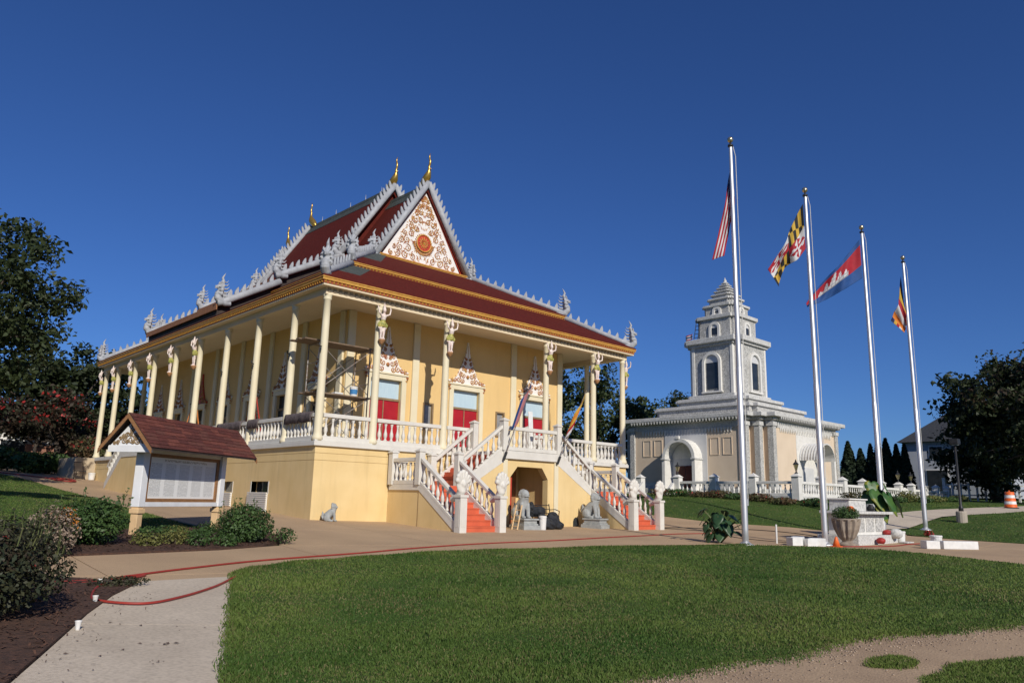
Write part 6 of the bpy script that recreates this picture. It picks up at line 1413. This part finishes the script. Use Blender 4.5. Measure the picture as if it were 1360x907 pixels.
tree('shade_tree', 'dark tree seen between the rear columns of the temple', 'tree', (7.0, 38.2, gz(7.0, 38.2)), [((7.0,38.2,7.0),(4.6,3.6,3.6)),((11.5,39,6.2),(3.6,3,3.0)),((4.6,37.5,5.0),(3.0,3,2.4))], 70, 110, 1.3, .38, 'leaf_dark', 23, .28)
tree('flowering_tree', 'small dark tree with red flower sprays before the low house', 'tree', (-2.1, 31.2, gz(-2.1, 31.2)), [((-2.1,31.2,5.6),(3.0,2.6,1.6)),((-4.4,31.0,4.7),(1.9,1.8,1.2)),((.2,31.4,4.6),(1.9,1.8,1.3))], 70, 90, .75, .26, 'leaf_maroon', 24, .16, None, 'flower_red', .10)
tree('shade_tree', 'leafy tree seen between the right columns of the temple', 'tree', (40.5, 21.9, gz(40.5, 21.9)), [((40.0,22.2,10.0),(3.0,3.0,3.8)),((38.6,23.5,6.6),(3.2,3,3.4)),((42.5,21,7.2),(2.6,2.6,3.2))], 70, 110, 1.2, .36, 'leaf_mid', 25, .26)
tree('shade_tree', 'leafy tree rising left of the stone stupa hall', 'tree', (45.7, 21.6, gz(45.7, 21.6)), [((45.7,21.6,8.2),(3.0,2.8,3.2)),((47,20.6,6.4),(2.4,2.4,2.6)),((44.0,22.4,6.2),(2.2,2.2,3))], 60, 110, 1.1, .34, 'leaf_mid', 26, .24)
tree('tall_tree', 'slim tall tree whose tip shows above the right roof hip', 'tree', (39.4, 27.5, gz(39.4, 27.5)), [((39.4,26.0,16.5),(1.3,1.3,4.0)),((39.4,26.5,11),(2.0,2.0,4.0))], 40, 100, .9, .34, 'leaf_dark', 27, .25)
tree('conifer', 'spiky dark treetop just behind the stone tower base', 'tree', (57.1, 24.6, gz(57.1, 24.6)), [((57.1,24.6,10.8),(1.5,1.4,2.4)),((58.2,23.6,9.4),(1.4,1.4,2.0))], 30, 80, .9, .36, 'leaf_dark', 28, .2)
tree('shade_tree', 'dark broad tree right of the farthest flagpole', 'tree', (57, -5.0, gz(57, -5.0)), [((57,-5.0,8.6),(4.2,4.0,4.0)),((58.5,-2.6,6.2),(2.4,2.4,2.6)),((56,-6.5,7.4),(4.4,4.2,4.4)),((57,-4.2,4.4),(3.8,3.4,2.2))], 150, 120, 1.3, .42, 'leaf_dark', 29, .4, limbs=14)
tree('shade_tree', 'reddish-tipped airy tree at the right edge of the view', 'tree', (51.6, -9.6, gz(51.6, -9.6)), [((51.6,-9.2,9.4),(4.0,4.0,3.4)),((50.5,-13,8.0),(4.6,4.6,4.6)),((52.5,-7.2,11.0),(2.6,2.6,2.0)),((52,-9,5.4),(3.8,3.8,2.6))], 130, 100, 1.2, .36, 'leaf_dark', 30, .36, None, 'leaf_maroon', .35, limbs=14)
# an out-of-frame neighbour whose shade falls on the left bank
tree('shade_tree', 'tree beyond the left edge shading the grass bank', 'tree', (-17.5, -12.5, gz(-17.5, -12.5)), [((-12.8,-13.0,12.2),(1.7,1.7,.9)),((-14.8,-12.4,11.6),(2.2,2.2,1.2)),((-17.0,-12.5,10.8),(2.4,2.4,2.0))], 110, 120, .7, .24, 'leaf_mid', 31, .22)
def conifer(x, y, top, w, label, seed):
    g = np.random.default_rng(seed); z = gz(x, y); t = thing('arborvitae', label, 'tree', (x, y, z), 'dark arborvitae in a row'); n = 2600; h = g.random(n)**.75
    H_ = top-z; r = w*.86*np.minimum(1, (1-h)*1.25)**.85*(.75+.25*g.random(n)); a = g.random(n)*6.283; lump = 1+.13*np.sin(a*5+h*17)
    P = np.stack([x+np.cos(a)*r*lump, y+np.sin(a)*r*lump, z+.1+h*H_], 1); out = np.stack([np.cos(a), np.sin(a), .3+0*a], 1)
    link('crown', leaf_mesh('crown', P-np.array([x, y, z]), .30, ['leaf_conifer'], g, .8, out=out), t, (x, y, z))
    mb = MB(); mb.lathe([(w*.4,.2),(w*.64,.3),(w*.6,H_*.35),(w*.28,H_*.75),(.03,H_*.95)], (x, y, z), 10); mb.build('inner_foliage', 'leaf_conifer', t, smooth=True); mb = MB(); mb.tube([(x, y, z-.2), (x, y, z+.6)], .12, 7); mb.build('trunk', 'bark', t)
cw = [(55.5,7.27,5.7,.8,'leftmost arborvitae, half hidden by the stupa corner'), (56.0,6.14,6.65,1.25,'broad arborvitae second from the left, beside the stupa'), (56.3,5.2,6.0,1.1,'low rounded arborvitae left of the third flagpole'), (56.65,4.45,6.4,.85,'slim arborvitae directly behind the third flagpole'), (56.9,3.9,6.85,.8,'pointed arborvitae just right of the third flagpole'), (57.1,3.3,6.9,1.05,'tallest arborvitae between the third and fourth flagpoles'), (57.4,2.55,6.35,.85,'slim arborvitae, second from the right in the row'), (57.6,1.95,6.35,.85,'rightmost arborvitae beside the grey house')]
for i, c in enumerate(cw): conifer(*c, 40+i)
def shoots(t, x, y, z, rx, h, n, leaf, m, seed):
    g = np.random.default_rng(seed); mb = MB(); P = []
    for i in range(n):
        a = g.random()*6.28; r0 = rx*(.45+.4*g.random()); b0 = Vector((x+math.cos(a)*r0, y+math.sin(a)*r0, z+h*(.55+.3*g.random()))); e = b0+Vector((math.cos(a)*.12*g.random(), math.sin(a)*.12*g.random(), h*(.18+.28*g.random()))); mb.tube([b0, b0.lerp(e, .5)+Vector((.015,0,0)), e], [.006,.005,.002], 5)
        for k in range(16): q = b0.lerp(e, (k+1)/16); P.append((q.x+g.normal()*.022, q.y+g.normal()*.022, q.z+g.normal()*.015))
    mb.build('shoot', 'stem_green', t)['kind'] = 'stuff'; link('shoot_leaves', leaf_mesh('shoot_leaves', np.array(P)-np.array([x, y, z]), leaf, [m], g, .4), t, (x, y, z))
def shrub(name, label, x, y, rx, ry, h, n, leaf, m, seed, group=None, accent=None, frac=0, cat='shrub', flat=.9, z=None, core=True):
    g = np.random.default_rng(seed); z = gz(x, y) if z is None else z; t = thing(name, label, cat, (x, y, z), group)
    k = 14; cs, _ = ell(g, k, (0, 0, h*.52), (rx*.6, ry*.6, h*.34), .4); P = []; 
    q, d = ell(g, n//2, (0, 0, h*.5), (rx, ry, h*.5), .22); P.append(q)
    for c in cs: x_, _ = ell(g, n//2//k, c, (rx*.45, ry*.45, h*.3), .4); P.append(x_)
    P = np.concatenate(P); P = P[P[:,2] > .02]; mi = None; mats = [m]
    if accent: mats.append(accent); mi = ((g.random(len(P)) < frac) & (P[:,2] > h*.5)).astype(np.int32)
    out = P-np.array([0, 0, h*.4]); out /= np.linalg.norm(out, axis=1)[:, None]+1e-6
    link('foliage', leaf_mesh('foliage', P, leaf, mats, g, .4, mi, .6, out), t, (x, y, z))
    mb = MB()
    for i in range(7):
        a = i*.9+g.random(); e = Vector((x+math.cos(a)*rx*.6, y+math.sin(a)*ry*.6, z+h*(.6+.25*g.random()))); mb.tube([(x+.04*math.cos(a), y+.04*math.sin(a), z-.05), tuple(Vector((x, y, z)).lerp(e, .5)+Vector((0,0,.05))), tuple(e)], [.02, .014, .005], 5)
    mb.build('stem', 'bark', t)
    return t
shrub('round_shrub', 'dense round green shrub at the right foot of the notice board', -5.3, -6.75, .62, .6, .82, 8000, .055, 'leaf_bush', 51, None, 'leaf_maroon', .12)
shrub('spreading_shrub', 'spreading bright green shrub left of the notice board post', -8.6, -7.35, .66, .62, .84, 5600, .065, 'leaf_bush', 52)
shrub('rose_bush', 'dark rose bush in the near left mulch bed', -11.35, -13.6, .98, .95, .95, 10000, .055, 'leaf_rose', 53, None, 'leaf_maroon', .3); shrub('rose_bush', 'thin brownish rose bush behind the near dark one', -10.75, -12.0, .5, .5, .92, 2200, .05, 'leaf_rose', 54, None, 'leaf_maroon', .3)
shrub('dry_flower_bush', 'bush of dried pale flower heads behind the roses', -9.55, -8.75, .46, .42, .82, 3000, .045, 'flower_dry', 55, None, 'leaf_rose', .25); shrub('orange_flowers', 'cluster of orange flowers beside the dried flower bush', -9.2, -7.9, .3, .3, .72, 1300, .06, 'leaf_bush', 56, None, 'flower_orange', .5, cat='flowers')
for i, (x, y, z) in enumerate(((-10.95,-12.9,.75),(-10.72,-13.4,.5),(-11.2,-12.75,.95))):
    m = MB(); zz = gz(x, y)+z; m.ball((x, y, zz), .035, .035, .03, 8, 6); 
    for k in range(6): a = k*1.05; m.ball((x+.028*math.cos(a), y+.028*math.sin(a), zz-.005), .024, .024, .018, 6, 5)
    tag(m.build('rose_flower', 'flower_red', None, smooth=True), ['red rose low on the right side of the dark bush', 'lowest red rose in front of the dark bush', 'topmost red rose on the dark bush'][i], 'flower')
# low plants in the sign bed
g_ = random.Random(9); spots = [(-7.6,-7.5),(-7.0,-7.2),(-6.6,-7.5),(-6.2,-6.9),(-7.3,-6.6),(-6.8,-6.3),(-6.1,-6.2),(-5.7,-5.7),(-6.4,-5.6),(-4.9,-6.2),(-6.0,-7.5),(-4.45,-6.9)]
names = ['leftmost', 'second from the left', 'third from the left', 'fourth from the left', 'fifth from the left', 'sixth from the left', 'seventh from the left', 'eighth from the left', 'ninth from the left', 'tenth from the left', 'eleventh from the left', 'rightmost']
for i, (x, y) in enumerate(sorted(spots, key=lambda p: p[0]*.734-p[1]*.68)):
    shrub('bed_plant', 'low green bedding plant under the notice board, %s of its row' % names[i], x, y, .26+.14*g_.random(), .24+.12*g_.random(), .2+.2*g_.random(), 520, .055, 'leaf_bush' if i % 3 else 'leaf_yellow', 70+i, 'bedding plants under the notice board', cat='plant')
shrub('bed_plant', 'small bright green plant at the lower left mulch edge', -11.75, -15.5, .2, .2, .2, 260, .05, 'leaf_bush', 90, cat='plant'); shrub('bed_plant', 'low grey-green ground cover by the walkway corner', -9.35, -11.85, .42, .2, .14, 700, .04, 'leaf_rose', 91, cat='plant')
# hedge below the stupa terrace and shrubs beside it
hp = [(27.2,5.6),(27.2,4.2),(27.2,2.8),(27.2,1.5),(27.2,.2),(27.2,-1.1),(27.3,-2.5),(28.2,-3.9),(29.7,-4.5),(31.4,-4.6),(33.2,-4.7),(35,-4.7),(37,-4.7),(39.2,-4.7),(41.5,-4.7),(44,-4.6),(47.5,-4.4),(50,-4.3)]
ordn = ['first', 'second', 'third', 'fourth', 'fifth', 'sixth', 'seventh', 'eighth', 'ninth', 'tenth', 'eleventh', 'twelfth', 'thirteenth', 'fourteenth', 'fifteenth', 'sixteenth', 'seventeenth', 'eighteenth']
for i, (x, y) in enumerate(hp):
    big = i in (0, 9, 13); shrub('hedge_shrub', 'low %s shrub below the terrace balustrade, %s from the left' % (['reddish green', 'green', 'brownish'][i % 3] if i < 12 else 'yellow green', ordn[i]), x, y, 1.0, .8, (.75 if i else .5) if big else .36+.1*(i % 2), 800, .12, ['leaf_hedge', 'leaf_bush', 'leaf_hedge'][i % 3] if i < 12 else ('leaf_yellow' if i % 2 else 'leaf_bush'), 100+i, 'shrubs below the terrace balustrade', 'flower_red' if i < 8 else None, .05)
for i, (x, y, r, h) in enumerate(((-4.2,30.2,1.5,1.5),(-2.6,28.9,1.3,1.2),(-1.4,30.4,1.4,1.3),(-5.8,29.2,1.6,1.3))): shrub('garden_shrub', ['tall leafy shrub at the far left drive edge', 'broad green shrub beneath the red flowering tree', 'dense shrub just left of the tan planter', 'leafy shrub at the very left beside the drive'][i], x, y, r, r*.8, h, 1500, .22, 'leaf_bush', 130+i)
shrub('planter_shrub', 'shrub with small red flowers spilling over the tan planter', .6, 27.2, 1.9, 1.4, 1.5, 2600, .16, 'leaf_hedge', 140, None, 'flower_red', .12, z=pz+1.0)
shrub('urn_shrub', 'clipped dark green shrub growing in the brown urn', ux, uy, .46, .46, .52, 3200, .05, 'leaf_bush', 141, z=uz+.82)
shrub('small_red_flower', 'tiny clump of red flowers at the edge of the right lawn', 22.6, -11.4, .2, .2, .26, 300, .07, 'flower_red', 142, None, 'leaf_bush', .3, cat='flowers')
# big-leaved plants: every leaf a part of its own
def bigleaf(name, label, x, y, z, specs, m1, seed, edge=None):
    g = random.Random(seed); t = thing(name, label, 'plant', (x, y, z))
    for i, (az_, reach, ht, L) in enumerate(specs):
        a = rad(az_); tip = Vector((x+math.cos(a)*reach, y+math.sin(a)*reach, z+ht)); mb = MB(); mb.tube([(x, y, z), tuple(Vector((x, y, z)).lerp(tip, .5)+Vector((0,0,ht*.22))), tuple(tip)], [.03,.022,.012], 6); mb.build('stalk', 'stem_green', t, smooth=True)
        dr_ = .25+.9*g.random() if not edge else 1.1+.6*g.random(); d = Vector((math.cos(a)*.6, math.sin(a)*.6, -dr_)).normalized(); L *= .85; s = Vector((-math.sin(a), math.cos(a), .15*(g.random()-.5))); nn = s.cross(d)*-1
        if nn.z < 0: nn = -nn
        prof = [(-.28,.20),(-.2,.36),(0,.44),(.25,.42),(.5,.32),(.75,.18),(.92,.06),(1.0,.0)]; mb = MB(); vs_ = []
        for q, w in prof:
            for k in (-1, -.5, 0, .5, 1):
                bend = -.10*L*(q*q)*1.0-.07*L*abs(k)*(1 if k else 0)+.025*L*math.sin(9*q+k*3); vs_.append(tip+d*(q*L)+s*(k*w*L*1.2)+nn*(bend+.05*L*(1-abs(k))*-1)+(-d*.13*L if (q < -.1 and abs(k) < .4) else Vector((0,0,0)))*-1)
        fs_ = [(r_*5+c, r_*5+c+1, (r_+1)*5+c+1, (r_+1)*5+c) for r_ in range(len(prof)-1) for c in range(4)]; mb.add(vs_, fs_)
        if edge: mb.mi = [1 if (r_ >= 5 and g.random() < .7) or (c in (0, 3) and g.random() < .25) else 0 for r_ in range(len(prof)-1) for c in range(4)]
        o = mb.build('leaf', [m1, edge] if edge else m1, t, smooth=True); sd = o.modifiers.new('s', 'SOLIDIFY'); sd.thickness = .006
sp1 = [(g0*47+random.Random(g0).random()*30, .12+.6*random.Random(g0+9).random(), .22+.85*random.Random(g0+5).random(), .26+.2*random.Random(g0+3).random()) for g0 in range(34)]
bigleaf('big_leaf_plant', 'dark big-leaved plant at the foot of the nearest flagpole', 9.2, -9.75, gz(9.2, -9.75), sp1, 'leaf_big_dark', 1)
sp2 = [(215,.35,.62,.75),(245,.45,.95,.95),(268,.75,.85,.95),(300,1.0,.75,.85),(228,.25,1.3,.7),(255,.5,.45,.8),(285,.6,1.25,.65),(190,.4,.8,.6),(320,.6,.5,.6),(30,.4,1.0,.5),(120,.4,.9,.5)]
bigleaf('big_leaf_plant', 'bright green plant with huge drooping leaves behind the altar', ux2, uy2, uz2+.85, sp2, 'leaf_big', 2, 'leaf_edge')
# blades on the other lawns
for nm, poly, n, dm, dM, lab in (('bank_grass', smooth_poly(BANK, 1), 300000, 16, 55, 'mown grass on the left bank'), ('right_grass', smooth_poly(RLAWN, 1), 200000, 34, 62, 'mown grass on the right lawn'), ('far_grass', STRIP, 200000, 32, 60, 'mown grass below the stupa terrace')):
    tag(blades(nm, poly, n, dm, dM, .02, .9, None, len(nm)), lab, 'grass', kind='stuff')

for (nm, x, y, rx, h, n, lf, m) in (('spreading_shrub', -8.6, -7.35, .66, .84, 26, .06, 'leaf_bush'), ('round_shrub', -5.3, -6.75, .62, .82, 16, .05, 'leaf_bush'), ('rose_bush', -11.35, -13.6, .98, .95, 55, .05, 'leaf_rose'), ('rose_bush.001', -10.75, -12.0, .5, .92, 20, .045, 'leaf_rose')):
    shoots(bpy.data.objects[nm], x, y, gz(x, y), rx, h, n, lf, m, int(n*7))
